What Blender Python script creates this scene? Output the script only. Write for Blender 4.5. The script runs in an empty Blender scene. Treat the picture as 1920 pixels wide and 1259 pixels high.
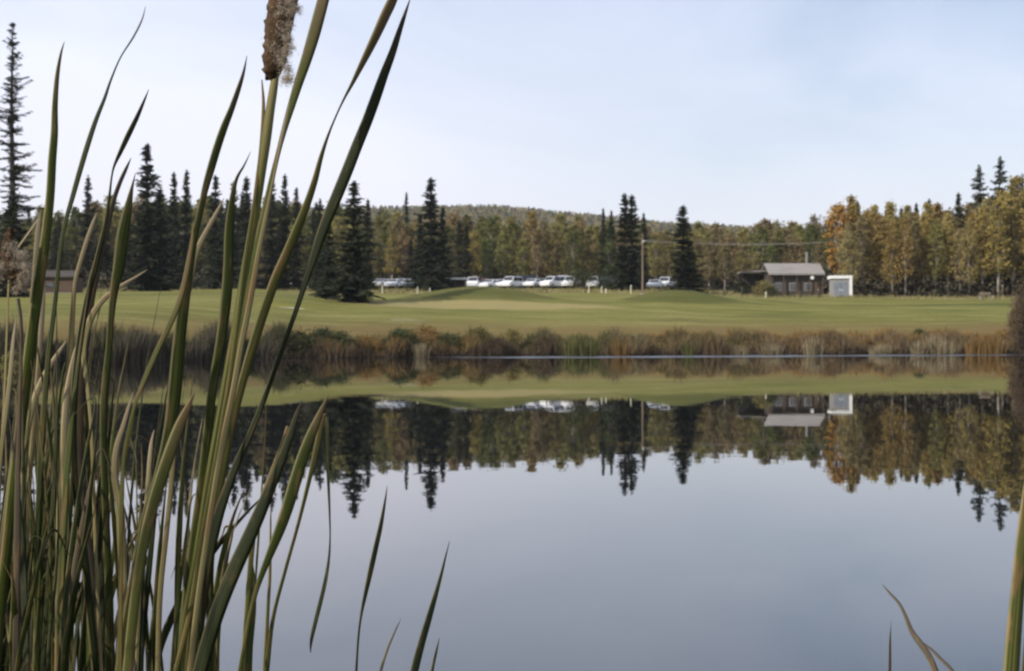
import bpy, math, random
import numpy as np
R = math.radians
rng = np.random.default_rng(7)
random.seed(7)
scene = bpy.context.scene
C = scene.collection

# ------------------------------------------------------------------ camera
F = 2666.67            # focal length in pixels of the 1920 px wide photograph (50 mm)
CZ = 1.3               # eye height above the water
HZ = 625.0             # row of the horizon
cam_d = bpy.data.cameras.new('camera'); cam = bpy.data.objects.new('camera', cam_d); C.objects.link(cam)
cam.location = (0, 0, CZ); cam.rotation_euler = (R(90), 0, 0)
cam_d.lens = 50; cam_d.sensor_width = 36; cam_d.shift_y = -4.5/1920
cam_d.clip_start = 0.05; cam_d.clip_end = 9000
cam_d.dof.use_dof = True; cam_d.dof.focus_distance = 2.6; cam_d.dof.aperture_fstop = 16
scene.camera = cam
# ------------------------------------------------------------------ light
SUN_EL, SUN_AZ = 32.0, -126.0     # azimuth clockwise from +Y: the sun stands to the left, a little behind the camera
w = bpy.data.worlds.new('World'); scene.world = w; w.use_nodes = True
nt = w.node_tree; nt.nodes.clear()
N = nt.nodes.new; L = nt.links.new
out = N('ShaderNodeOutputWorld'); bg = N('ShaderNodeBackground'); sky = N('ShaderNodeTexSky')
sky.sky_type = 'NISHITA'; sky.sun_disc = False; sky.sun_elevation = R(SUN_EL); sky.sun_rotation = R(SUN_AZ)
sky.air_density = 1.0; sky.dust_density = .7; sky.ozone_density = 2.2
bg.inputs[1].default_value = 0.10
tc = N('ShaderNodeTexCoord'); mp = N('ShaderNodeMapping'); mp.inputs['Scale'].default_value = (1.0, 1.0, 2.3)
n1 = N('ShaderNodeTexNoise'); n1.inputs['Scale'].default_value = 2.6; n1.inputs['Detail'].default_value = 7; n1.inputs['Roughness'].default_value = 0.52; n1.inputs['Distortion'].default_value = 0.6
L(tc.outputs['Generated'], mp.inputs[0]); L(mp.outputs[0], n1.inputs['Vector'])
sp = N('ShaderNodeSeparateXYZ'); L(tc.outputs['Generated'], sp.inputs[0])
gx = N('ShaderNodeMapRange'); gx.inputs[1].default_value = 0.22; gx.inputs[2].default_value = -0.30; gx.inputs[3].default_value = -0.12; gx.inputs[4].default_value = 0.30
L(sp.outputs[0], gx.inputs[0])
gz = N('ShaderNodeMapRange'); gz.inputs[1].default_value = 0.02; gz.inputs[2].default_value = 0.22; gz.inputs[3].default_value = 0.34; gz.inputs[4].default_value = -0.16
L(sp.outputs[2], gz.inputs[0])
mr = N('ShaderNodeMapRange'); mr.inputs[1].default_value = 0.34; mr.inputs[2].default_value = 0.72; mr.inputs[3].default_value = 0.58; mr.inputs[4].default_value = 0.95
L(n1.outputs['Fac'], mr.inputs[0])
a1 = N('ShaderNodeMath'); a1.operation = 'ADD'; L(mr.outputs[0], a1.inputs[0]); L(gx.outputs[0], a1.inputs[1])
a2 = N('ShaderNodeMath'); a2.operation = 'ADD'; a2.use_clamp = True; L(a1.outputs[0], a2.inputs[0]); L(gz.outputs[0], a2.inputs[1])
mx = N('ShaderNodeMix'); mx.data_type = 'RGBA'; mx.inputs[7].default_value = (8.8, 8.85, 9.6, 1)
cg = N('ShaderNodeMapRange'); cg.inputs[1].default_value = .04; cg.inputs[2].default_value = .23; L(sp.outputs[2], cg.inputs[0])
cc_ = N('ShaderNodeMix'); cc_.data_type = 'RGBA'; cc_.inputs[6].default_value = (8.35, 8.35, 8.95, 1); cc_.inputs[7].default_value = (7.9, 8.35, 9.9, 1); L(cg.outputs[0], cc_.inputs[0]); L(cc_.outputs[2], mx.inputs[7])
L(a2.outputs[0], mx.inputs[0]); L(sky.outputs[0], mx.inputs[6]); L(mx.outputs[2], bg.inputs[0]); L(bg.outputs[0], out.inputs[0])

sd = bpy.data.lights.new('sun', 'SUN'); sd.energy = 3.5; sd.angle = R(0.6); sd.color = (1.0, 0.93, 0.82)
sun = bpy.data.objects.new('sun', sd); C.objects.link(sun)
from mathutils import Vector
az, el = R(SUN_AZ), R(SUN_EL)
sv = Vector((math.sin(az)*math.cos(el), math.cos(az)*math.cos(el), math.sin(el)))
sun.rotation_euler = sv.to_track_quat('Z', 'Y').to_euler()
scene.view_settings.view_transform = 'Standard'; scene.view_settings.look = 'None'
scene.view_settings.exposure = 0.26; scene.view_settings.gamma = 1.0
try: scene.cycles.filter_width = 2.3; scene.cycles.max_bounces = 6; scene.cycles.transparent_max_bounces = 4
except Exception: pass

# ------------------------------------------------------------------ materials
def mat(name, c1, c2=None, scale=3.0, rough=0.85, detail=4, spec=0.3, stretch=(1, 1, 1), rnd=0.0, bump=0.0, transl=0.0, c3=None, metal=0.0, lo=.35, hi=.65, coord='Object'):
    m = bpy.data.materials.new(name); m.use_nodes = True
    t = m.node_tree; b = t.nodes['Principled BSDF']; n = t.nodes.new; l = t.links.new
    b.inputs['Roughness'].default_value = rough; b.inputs['Specular IOR Level'].default_value = spec; b.inputs['Metallic'].default_value = metal
    if c2 is None: c2 = tuple(x*0.8 for x in c1)
    tcn = n('ShaderNodeTexCoord'); mpn = n('ShaderNodeMapping'); mpn.inputs['Scale'].default_value = stretch
    l(tcn.outputs[coord], mpn.inputs[0])
    no = n('ShaderNodeTexNoise'); no.inputs['Scale'].default_value = scale; no.inputs['Detail'].default_value = detail
    oi = n('ShaderNodeObjectInfo')
    if coord == 'Object':
        ad = n('ShaderNodeVectorMath'); ad.operation = 'ADD'; sc = n('ShaderNodeVectorMath'); sc.operation = 'SCALE'
        cx = n('ShaderNodeCombineXYZ'); 
        for k in range(3): l(oi.outputs['Random'], cx.inputs[k])
        l(cx.outputs[0], sc.inputs[0]); sc.inputs['Scale'].default_value = 37.0
        l(mpn.outputs[0], ad.inputs[0]); l(sc.outputs[0], ad.inputs[1]); l(ad.outputs[0], no.inputs['Vector'])
    else: l(mpn.outputs[0], no.inputs['Vector'])
    rp = n('ShaderNodeValToRGB'); rp.color_ramp.elements[0].position = lo; rp.color_ramp.elements[1].position = hi
    rp.color_ramp.elements[0].color = (*c1, 1); rp.color_ramp.elements[1].color = (*c2, 1)
    if c3:
        e = rp.color_ramp.elements.new(min(hi+.12, 1)); e.color = (*c3, 1)
    l(no.outputs['Fac'], rp.inputs[0]); col = rp.outputs[0]
    if rnd:
        hs = n('ShaderNodeHueSaturation'); mrr = n('ShaderNodeMapRange'); mrr.inputs[3].default_value = 1-rnd; mrr.inputs[4].default_value = 1+rnd
        l(oi.outputs['Random'], mrr.inputs[0]); l(mrr.outputs[0], hs.inputs['Value'])
        mh = n('ShaderNodeMapRange'); mh.inputs[3].default_value = .5-.03*rnd/.3; mh.inputs[4].default_value = .5+.02*rnd/.3
        mm = n('ShaderNodeMath'); mm.operation = 'FRACT'; m7 = n('ShaderNodeMath'); m7.operation = 'MULTIPLY'; m7.inputs[1].default_value = 7.3
        l(oi.outputs['Random'], m7.inputs[0]); l(m7.outputs[0], mm.inputs[0]); l(mm.outputs[0], mh.inputs[0]); l(mh.outputs[0], hs.inputs['Hue'])
        l(col, hs.inputs['Color']); col = hs.outputs[0]
    l(col, b.inputs['Base Color'])
    if bump:
        bp = n('ShaderNodeBump'); bp.inputs['Strength'].default_value = bump; l(no.outputs['Fac'], bp.inputs['Height']); l(bp.outputs[0], b.inputs['Normal'])
    if transl:
        tr = n('ShaderNodeBsdfTranslucent'); ms = n('ShaderNodeMixShader'); ms.inputs[0].default_value = transl
        l(col, tr.inputs[0]); l(b.outputs[0], ms.inputs[1]); l(tr.outputs[0], ms.inputs[2]); l(ms.outputs[0], t.nodes['Material Output'].inputs[0])
    return m

def leaf_mat(name, base, dark, tip, tipstart=.8, spots=(.20, .12, .05), spotamt=.5):
    """long blade: UV u across, v along; fine lengthwise veins, brown spots, dry tip"""
    m = bpy.data.materials.new(name); m.use_nodes = True
    t = m.node_tree; b = t.nodes['Principled BSDF']; n = t.nodes.new; l = t.links.new
    uv = n('ShaderNodeTexCoord'); mp_ = n('ShaderNodeMapping'); mp_.inputs['Scale'].default_value = (17, 1.8, 1)
    oi = n('ShaderNodeObjectInfo'); cx = n('ShaderNodeCombineXYZ'); mu = n('ShaderNodeMath'); mu.operation = 'MULTIPLY'; mu.inputs[1].default_value = 91
    l(oi.outputs['Random'], mu.inputs[0]); l(mu.outputs[0], cx.inputs[0]); l(mu.outputs[0], cx.inputs[1]); l(cx.outputs[0], mp_.inputs['Location'])
    l(uv.outputs['UV'], mp_.inputs[0])
    vein = n('ShaderNodeTexNoise'); vein.inputs['Scale'].default_value = 1.0; vein.inputs['Detail'].default_value = 3; l(mp_.outputs[0], vein.inputs['Vector'])
    rp = n('ShaderNodeValToRGB'); rp.color_ramp.elements[0].position = .38; rp.color_ramp.elements[1].position = .62
    rp.color_ramp.elements[0].color = (*dark, 1); rp.color_ramp.elements[1].color = (*base, 1); l(vein.outputs['Fac'], rp.inputs[0])
    m2 = n('ShaderNodeMapping'); m2.inputs['Scale'].default_value = (1.5, 14, 1); l(uv.outputs['UV'], m2.inputs[0]); l(cx.outputs[0], m2.inputs['Location'])
    sn = n('ShaderNodeTexNoise'); sn.inputs['Scale'].default_value = 1.0; sn.inputs['Detail'].default_value = 5; l(m2.outputs[0], sn.inputs['Vector'])
    sr = n('ShaderNodeMapRange'); sr.inputs[1].default_value = .53; sr.inputs[2].default_value = .62; sr.inputs[4].default_value = spotamt; l(sn.outputs['Fac'], sr.inputs[0])
    x1 = n('ShaderNodeMix'); x1.data_type = 'RGBA'; x1.inputs[7].default_value = (*spots, 1); l(sr.outputs[0], x1.inputs[0]); l(rp.outputs[0], x1.inputs[6])
    sx = n('ShaderNodeSeparateXYZ'); l(uv.outputs['UV'], sx.inputs[0])
    tr_ = n('ShaderNodeMapRange'); tr_.inputs[1].default_value = tipstart; tr_.inputs[2].default_value = 1.0; l(sx.outputs[1], tr_.inputs[0])
    x2 = n('ShaderNodeMix'); x2.data_type = 'RGBA'; x2.inputs[7].default_value = (*tip, 1); l(tr_.outputs[0], x2.inputs[0]); l(x1.outputs[2], x2.inputs[6])
    # sunlit left edge of the blade, painted into its colour as a pale strip
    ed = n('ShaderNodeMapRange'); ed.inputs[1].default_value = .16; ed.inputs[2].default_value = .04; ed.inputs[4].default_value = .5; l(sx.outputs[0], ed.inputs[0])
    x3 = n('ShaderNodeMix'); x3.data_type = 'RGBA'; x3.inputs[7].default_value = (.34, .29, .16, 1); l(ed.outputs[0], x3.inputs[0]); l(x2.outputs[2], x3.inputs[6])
    hs = n('ShaderNodeHueSaturation'); mv = n('ShaderNodeMapRange'); mv.inputs[3].default_value = .75; mv.inputs[4].default_value = 1.3; l(oi.outputs['Random'], mv.inputs[0]); l(mv.outputs[0], hs.inputs['Value'])
    l(x3.outputs[2], hs.inputs['Color'])
    l(hs.outputs[0], b.inputs['Base Color']); b.inputs['Roughness'].default_value = .6; b.inputs['Specular IOR Level'].default_value = .16
    bp = n('ShaderNodeBump'); bp.inputs['Strength'].default_value = .35; bp.inputs['Distance'].default_value = .002; l(vein.outputs['Fac'], bp.inputs['Height']); l(bp.outputs[0], b.inputs['Normal'])
    tl = n('ShaderNodeBsdfTranslucent'); l(hs.outputs[0], tl.inputs[0]); ms = n('ShaderNodeMixShader'); ms.inputs[0].default_value = .18
    l(b.outputs[0], ms.inputs[1]); l(tl.outputs[0], ms.inputs[2]); l(ms.outputs[0], t.nodes['Material Output'].inputs[0])
    return m

M = {
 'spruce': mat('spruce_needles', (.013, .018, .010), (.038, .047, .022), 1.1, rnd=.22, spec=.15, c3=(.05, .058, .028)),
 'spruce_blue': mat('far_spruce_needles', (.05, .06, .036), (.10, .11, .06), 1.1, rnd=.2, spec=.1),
 'spruce_grey': mat('grey_spruce_needles', (.04, .05, .04), (.10, .11, .085), 1.1, rnd=.2, spec=.1),
 'olive': mat('olive_leaves', (.14, .13, .038), (.30, .265, .09), .7, rnd=.22, transl=.25, c3=(.26, .22, .09)),
 'green': mat('green_leaves', (.06, .072, .020), (.15, .155, .045), .8, rnd=.25, transl=.25),
 'tan': mat('tan_leaves', (.14, .11, .048), (.29, .23, .10), .8, rnd=.2, transl=.2),
 'orange': mat('orange_leaves', (.24, .14, .032), (.42, .25, .06), .8, rnd=.12, transl=.25, c3=(.36, .25, .07)),
 'gold': mat('gold_leaves', (.20, .150, .040), (.38, .29, .092), .7, rnd=.14, transl=.25, c3=(.28, .22, .08)),
 'bark': mat('dark_bark', (.035, .028, .022), (.075, .062, .05), 6, stretch=(1, 1, .2), rnd=.2, bump=.4),
 'pale_bark': mat('pale_bark', (.16, .14, .115), (.30, .27, .23), 3, stretch=(1, 1, .6), rnd=.35, bump=.3),
 'shrub': mat('shrub_leaves', (.030, .038, .014), (.075, .085, .03), 2, rnd=.3, transl=.15),
 'white_paint': mat('white_car_paint', (.72, .73, .74), (.78, .78, .79), 1, rough=.35, spec=.5),
 'silver_paint': mat('silver_car_paint', (.30, .31, .32), (.36, .37, .38), 1, rough=.35, spec=.5),
 'dark_paint': mat('dark_car_paint', (.03, .034, .045), (.045, .05, .06), 1, rough=.3, spec=.5),
 'red_paint': mat('red_car_paint', (.16, .03, .025), (.2, .04, .03), 1, rough=.3, spec=.5),
 'glass': mat('car_glass', (.02, .025, .03), (.03, .035, .04), 1, rough=.08, spec=.6),
 'tyre': mat('tyre_rubber', (.018, .018, .018), (.03, .03, .03), 5),
 'rim': mat('wheel_rim', (.35, .35, .36), (.45, .45, .46), 5, rough=.4, metal=.6),
 'lamp': mat('headlight_glass', (.6, .6, .6), (.7, .7, .7), 5, rough=.2),
 'roof': mat('weathered_metal_roof', (.225, .205, .19), (.295, .27, .25), 1.2, stretch=(3, .4, 1), bump=.1),
 'trim': mat('white_trim', (.74, .74, .72), (.82, .82, .80), 2),
 'dark_wood': mat('dark_stained_boards', (.04, .035, .03), (.09, .075, .06), 3, stretch=(6, 6, .4), bump=.2),
 'brown_wood': mat('brown_boards', (.075, .050, .035), (.12, .08, .055), 3, stretch=(.4, 6, 6), bump=.2),
 'grey_wood': mat('weathered_grey_boards', (.22, .215, .21), (.32, .31, .30), 3, stretch=(6, 6, .4), bump=.2),
 'pole': mat('weathered_pole_wood', (.13, .10, .075), (.24, .19, .14), 4, stretch=(4, 4, .2), bump=.2),
 'wire': mat('pale_cable', (.34, .32, .28), (.42, .40, .36), 2),
 'glasswin': mat('window_glass', (.05, .055, .06), (.08, .085, .09), 1, rough=.1, spec=.6),
 'sand': mat('bunker_sand', (.32, .27, .20), (.42, .37, .29), 1.5, bump=.1),
 'stake_white': mat('white_stake_paint', (.50, .47, .36), (.62, .58, .46), 3),
 'stake_dark': mat('dark_stake_wood', (.05, .05, .03), (.09, .085, .05), 3),
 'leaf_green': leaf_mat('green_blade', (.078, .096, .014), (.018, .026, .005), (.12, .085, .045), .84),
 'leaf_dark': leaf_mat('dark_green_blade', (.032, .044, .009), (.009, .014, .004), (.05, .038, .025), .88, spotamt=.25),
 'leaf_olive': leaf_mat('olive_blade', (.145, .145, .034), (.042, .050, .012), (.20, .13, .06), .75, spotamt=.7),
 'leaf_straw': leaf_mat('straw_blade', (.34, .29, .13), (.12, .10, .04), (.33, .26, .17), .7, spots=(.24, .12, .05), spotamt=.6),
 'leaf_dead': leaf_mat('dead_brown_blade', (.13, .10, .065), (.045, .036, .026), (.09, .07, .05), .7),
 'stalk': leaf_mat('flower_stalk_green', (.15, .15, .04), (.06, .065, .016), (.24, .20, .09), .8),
 'seed': mat('brown_seed_head', (.035, .020, .010), (.095, .055, .026), 60, rough=.95, bump=.6, c3=(.30, .23, .14)),
 'fluff': mat('seed_fluff', (.26, .20, .13), (.62, .54, .42), 130, rough=1, transl=.3),
}

# ground
def ground_mat():
    m = bpy.data.materials.new('golf_course_ground'); m.use_nodes = True
    t = m.node_tree; b = t.nodes['Principled BSDF']; n = t.nodes.new; l = t.links.new
    g = n('ShaderNodeNewGeometry'); s = n('ShaderNodeSeparateXYZ'); l(g.outputs['Position'], s.inputs[0])
    def noise(sc, st, det=4):
        mm = n('ShaderNodeMapping'); mm.inputs['Scale'].default_value = st; l(g.outputs['Position'], mm.inputs[0])
        q = n('ShaderNodeTexNoise'); q.inputs['Scale'].default_value = sc; q.inputs['Detail'].default_value = det; l(mm.outputs[0], q.inputs['Vector']); return q.outputs['Fac']
    def ramp(fac, a, b_, c1, c2):
        r = n('ShaderNodeValToRGB'); r.color_ramp.elements[0].position = a; r.color_ramp.elements[1].position = b_
        r.color_ramp.elements[0].color = (*c1, 1); r.color_ramp.elements[1].color = (*c2, 1); l(fac, r.inputs[0]); return r.outputs[0]
    def mix(f, a, b_, ty='MIX'):
        x = n('ShaderNodeMix'); x.data_type = 'RGBA'; x.blend_type = ty
        if isinstance(f, float): x.inputs[0].default_value = f
        else: l(f, x.inputs[0])
        for k, v in ((6, a), (7, b_)):
            if isinstance(v, tuple): x.inputs[k].default_value = (*v, 1)
            else: l(v, x.inputs[k])
        return x.outputs[2]
    def rng_(v, a, b_, c=0., d=1.):
        q = n('ShaderNodeMapRange'); q.inputs[1].default_value = a; q.inputs[2].default_value = b_; q.inputs[3].default_value = c; q.inputs[4].default_value = d; q.interpolation_type = 'SMOOTHSTEP'; l(v, q.inputs[0]); return q.outputs[0]
    def mth(op, a, b_):
        q = n('ShaderNodeMath'); q.operation = op
        for k, v in ((0, a), (1, b_)):
            if isinstance(v, (int, float)): q.inputs[k].default_value = v
            else: l(v, q.inputs[k])
        return q.outputs[0]
    big = noise(.06, (.5, 1.6, 1)); mid = noise(.35, (.35, 1.3, 1)); fine = noise(3.5, (1, 1, 1), 6)
    lawn = ramp(big, .38, .62, (.138, .138, .028), (.200, .186, .046))
    lawn = mix(rng_(mid, .45, .66, 0, .8), lawn, (.25, .22, .075))
    lawn = mix(rng_(mid, .46, .32, 0, .7), lawn, (.080, .098, .022))
    lawn = mix(rng_(fine, .35, .65, 0, .4), lawn, (.08, .084, .022))
    # paler cut green in front of the mounds: an ellipse on the ground
    def blob(cx, cy, rx, ry, amt=.6):
        dx = mth('MULTIPLY', mth('SUBTRACT', s.outputs[0], cx), 1/rx); dy = mth('MULTIPLY', mth('SUBTRACT', s.outputs[1], cy), 1/ry)
        return mth('ADD', mth('ADD', mth('MULTIPLY', dx, dx), mth('MULTIPLY', dy, dy)), mth('MULTIPLY', mth('SUBTRACT', mid, .5), amt))
    lawn = mix(rng_(blob(-3., 114.8, 12.5, 3.4), 1.15, .7, 0, .8), lawn, (.30, .245, .105))
    lawn = mix(rng_(blob(-2.6, 123.5, 7.2, 6.0), 1.2, .6, 0, .7), lawn, (.075, .078, .020))
    lawn = mix(rng_(blob(14.6, 125., 5.6, 5.5), 1.2, .6, 0, .7), lawn, (.065, .070, .018))
    lawn = mix(rng_(blob(38., 130., 16., 3.5, 1.4), 1.2, .6, 0, .6), lawn, (.070, .080, .022))
    lawn = mix(rng_(s.outputs[1], 146., 160., 0, .7), lawn, (.24, .21, .085))
    # autumn brown rough along the bank
    hz = mth('ADD', s.outputs[2], mth('MULTIPLY', mth('SUBTRACT', mid, .5), 2.2))
    lawn = mix(rng_(hz, 2.6, 1.2), lawn, (.16, .115, .040))
    lawn = mix(rng_(s.outputs[2], .55, .2), lawn, (.035, .028, .022))
    # forest litter under the trees
    lit = rng_(mth('ADD', s.outputs[1], mth('MULTIPLY', mth('SUBTRACT', big, .5), 12.)), 180., 188.)
    lawn = mix(lit, lawn, (.060, .048, .030))
    l(lawn, b.inputs['Base Color']); b.inputs['Roughness'].default_value = .95; b.inputs['Specular IOR Level'].default_value = .1
    bp = n('ShaderNodeBump'); bp.inputs['Strength'].default_value = .6; bp.inputs['Distance'].default_value = .08; l(fine, bp.inputs['Height']); l(bp.outputs[0], b.inputs['Normal'])
    return m

def water_mat():
    m = bpy.data.materials.new('pond_water'); m.use_nodes = True
    t = m.node_tree; b = t.nodes['Principled BSDF']; n = t.nodes.new; l = t.links.new
    b.inputs['Base Color'].default_value = (.007, .008, .009, 1); b.inputs['IOR'].default_value = 1.75; b.inputs['Roughness'].default_value = .012
    g = n('ShaderNodeNewGeometry'); s = n('ShaderNodeSeparateXYZ'); l(g.outputs['Position'], s.inputs[0])
    def noise(sc, st, det=2):
        mm = n('ShaderNodeMapping'); mm.inputs['Scale'].default_value = st; l(g.outputs['Position'], mm.inputs[0])
        q = n('ShaderNodeTexNoise'); q.inputs['Scale'].default_value = sc; q.inputs['Detail'].default_value = det; l(mm.outputs[0], q.inputs['Vector']); return q.outputs['Fac']
    calm = noise(1.4, (.7, 1, 1)); rip = noise(9., (.35, 1.6, 1), 3); patch = noise(.12, (.35, 1, 1))
    # a breeze ruffles a narrow strip off the far bank
    def ma(k):
        q = n('ShaderNodeMath'); q.operation = 'MULTIPLY_ADD'; l(s.outputs[0], q.inputs[0]); q.inputs[1].default_value = k; q.inputs[2].default_value = 80.5; return q.outputs[0]
    mn = n('ShaderNodeMath'); mn.operation = 'MINIMUM'; l(ma(.30), mn.inputs[0]); l(ma(.64), mn.inputs[1])
    of = n('ShaderNodeMath'); of.operation = 'SUBTRACT'; l(mn.outputs[0], of.inputs[0]); l(s.outputs[1], of.inputs[1])      # metres off the bank
    pj = n('ShaderNodeMath'); pj.operation = 'MULTIPLY_ADD'; l(noise(.35, (.5, .5, 1)), pj.inputs[0]); pj.inputs[1].default_value = 5.; l(of.outputs[0], pj.inputs[2]); sb = n('ShaderNodeMath'); sb.operation = 'SUBTRACT'; l(pj.outputs[0], sb.inputs[0]); sb.inputs[1].default_value = 2.5; of = sb
    ea = n('ShaderNodeMapRange'); ea.interpolation_type = 'SMOOTHSTEP'; ea.inputs[1].default_value = 9.5; ea.inputs[2].default_value = 4.8; l(of.outputs[0], ea.inputs[0])
    eb = n('ShaderNodeMapRange'); eb.interpolation_type = 'SMOOTHSTEP'; eb.inputs[1].default_value = .7; eb.inputs[2].default_value = 1.4; l(of.outputs[0], eb.inputs[0])
    e1 = n('ShaderNodeMath'); e1.operation = 'MULTIPLY'; l(ea.outputs[0], e1.inputs[0]); l(eb.outputs[0], e1.inputs[1])
    pm = n('ShaderNodeMapRange'); pm.inputs[1].default_value = .36; pm.inputs[2].default_value = .5; l(patch, pm.inputs[0])
    mk = n('ShaderNodeMath'); mk.operation = 'MULTIPLY'; l(e1.outputs[0], mk.inputs[0]); l(pm.outputs[0], mk.inputs[1])
    b1 = n('ShaderNodeBump'); b1.inputs['Strength'].default_value = .05; b1.inputs['Distance'].default_value = .012; l(calm, b1.inputs['Height'])
    rg = n('ShaderNodeMapRange'); rg.inputs[3].default_value = .012; rg.inputs[4].default_value = .34; l(mk.outputs[0], rg.inputs[0]); l(rg.outputs[0], b.inputs['Roughness'])
    ms = n('ShaderNodeMath'); ms.operation = 'MULTIPLY'; ms.inputs[1].default_value = .9; l(mk.outputs[0], ms.inputs[0])
    b2 = n('ShaderNodeBump'); b2.inputs['Distance'].default_value = .03; l(ms.outputs[0], b2.inputs['Strength']); l(rip, b2.inputs['Height']); l(b1.outputs[0], b2.inputs['Normal'])
    l(b2.outputs[0], b.inputs['Normal'])
    return m

# ------------------------------------------------------------------ helpers
def props(o, label=None, cat=None, group=None, kind=None):
    if label: o['label'] = label
    if cat: o['category'] = cat
    if group: o['group'] = group
    if kind: o['kind'] = kind
    return o
def empty(name, loc=(0, 0, 0), rz=0., label=None, cat=None, group=None):
    o = bpy.data.objects.new(name, None); C.objects.link(o); o.location = loc; o.rotation_euler = (0, 0, rz); o.empty_display_size = .2
    return props(o, label, cat, group)
def build(name, V, Q, material, parent=None, smooth=False, uv=None):
    me = bpy.data.meshes.new(name)
    if isinstance(Q, np.ndarray):
        V = np.asarray(V, dtype=np.float32); n, k = Q.shape
        me.vertices.add(len(V)); me.vertices.foreach_set('co', V.ravel())
        me.loops.add(n*k); me.loops.foreach_set('vertex_index', Q.ravel().astype(np.int32))
        me.polygons.add(n); me.polygons.foreach_set('loop_start', np.arange(0, n*k, k, dtype=np.int32)); me.polygons.foreach_set('loop_total', np.full(n, k, dtype=np.int32))
        me.update(calc_edges=True)
    else:
        me.from_pydata([tuple(v) for v in V], [], Q); me.update()
    me.materials.append(material)
    if smooth: me.polygons.foreach_set('use_smooth', [True]*len(me.polygons))
    if uv is not None:
        ul = me.uv_layers.new(name='UVMap'); li = np.zeros(len(me.loops), dtype=np.int32); me.loops.foreach_get('vertex_index', li)
        ul.data.foreach_set('uv', np.asarray(uv, dtype=np.float32)[li].ravel())
    o = bpy.data.objects.new(name, me); C.objects.link(o)
    if parent: o.parent = parent
    return o
class MB:
    def __init__(s): s.V = []; s.Q = []
    def add(s, V, Q):
        b = len(s.V); s.V += [tuple(v) for v in V]; s.Q += [tuple(i+b for i in q) for q in Q]; return s
    def box(s, x0, x1, y0, y1, z0, z1):
        return s.add([(x0, y0, z0), (x1, y0, z0), (x1, y1, z0), (x0, y1, z0), (x0, y0, z1), (x1, y0, z1), (x1, y1, z1), (x0, y1, z1)],
                     [(0, 3, 2, 1), (4, 5, 6, 7), (0, 1, 5, 4), (1, 2, 6, 5), (2, 3, 7, 6), (3, 0, 4, 7)])
    def prism(s, prof, y0, y1):     # profile in xz, extruded along y
        n = len(prof)
        return s.add([(x, y0, z) for x, z in prof]+[(x, y1, z) for x, z in prof],
                     [tuple(range(n))[::-1] if False else tuple(range(n)), tuple(range(2*n-1, n-1, -1))]+[(i, i+n, (i+1) % n+n, (i+1) % n) for i in range(n)])
    def tube(s, pts, rad, k=6, cap=True):
        pts = [Vector(p) for p in pts]; V = []; n = len(pts)
        if not hasattr(rad, '__len__'): rad = [rad]*n
        up = Vector((0.3, 1, 0.1)).normalized()
        for i, p in enumerate(pts):
            t = (pts[min(i+1, n-1)]-pts[max(i-1, 0)]).normalized(); a = t.cross(up)
            if a.length < .05: a = t.cross(Vector((1, 0, 0)))
            a.normalize(); b = t.cross(a)
            for j in range(k):
                th = 2*math.pi*j/k; V.append(p+(a*math.cos(th)+b*math.sin(th))*rad[i])
        Q = [(i*k+j, i*k+(j+1) % k, (i+1)*k+(j+1) % k, (i+1)*k+j) for i in range(n-1) for j in range(k)]
        if cap: Q += [tuple(range(k))[::-1], tuple(range((n-1)*k, n*k))]
        return s.add(V, Q)
    def build(s, name, material, parent=None, smooth=False): return build(name, s.V, s.Q, material, parent, smooth)
def copy_tree(o, parent=None):
    c = o.copy(); C.objects.link(c)
    if parent: c.parent = parent
    for ch in list(o.children): copy_tree(ch, c)
    return c

# ------------------------------------------------------------------ terrain
SHX = np.array([-400, -60, -21.5, -17.5, -13.5, 0, 17.4, 29, 60, 400.]); SHY = np.array([40, 46, 53, 61, 71.5, 80.5, 85.8, 88, 90, 95.])
HD = np.array([85, 86, 87.5, 90, 95, 110, 124, 145, 165, 190, 230, 300, 9000.]); HH = np.array([0, .18, .42, .8, 1.5, 2.75, 4.0, 5.2, 6.05, 7.4, 8.2, 8.8, 8.8])
HX = np.array([-1600, -500, -134, -20, 88, 132, 290, 1300.]); HA = np.array([70, 98, 102, 103.5, 94, 88, 80, 55.])
def shore(x): return np.interp(x, SHX, SHY)+.5*np.sin(x*.9)+.35*np.sin(x*2.3+1)
def sstep(t): t = np.clip(t, 0, 1); return t*t*(3-2*t)
def height(x, y):
    x = np.asarray(x, float); y = np.asarray(y, float)
    sh = shore(x); far = y > sh
    de = np.where(y < 165, 85+(y-sh)*80/np.maximum(165-sh, 1), y)
    z = np.interp(de, HD, HH)
    px = x/np.maximum(y, 1)*F+960
    z = z-.5*sstep((x-20)/10)*sstep((y-110)/30)+1.15*np.exp(-(np.abs(x+2.6)/5.6)**2.6-((y-124)/5.5)**2)+1.0*np.exp(-(np.abs(x-14.6)/4.0)**2.4-((y-126)/5.)**2)+.5*np.exp(-((x+24)/6.)**2-((y-128)/6.)**2)
    z = z+np.where(far, .12*np.sin(x*.23)*np.sin(y*.17+1)*sstep((y-95)/20), 0)
    z = z-.9*np.exp(-((x+17.6)/2.1)**2-((y-104.)/1.6)**2)      # bunker hollow
    z = z+np.interp(x, HX, HA)*sstep((y-520)/860)
    s = np.minimum(np.minimum(sh-y, y-1.1), 75-np.abs(x))
    wet = -.15-np.clip(s*.09, 0, 1.2)
    near = np.clip(-s*.25, 0, .3)+.0
    z = np.where(far & (y > 20), np.where(y-sh < .3, np.minimum(z, (y-sh)), z), near)
    return np.where(s > 0, wet, z)
def hgt(x, y): return float(height(np.array([x]), np.array([y]))[0])
def X(px, d): return (px-960)/F*d
def Z(py, d): return CZ-(py-HZ)/F*d

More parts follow.
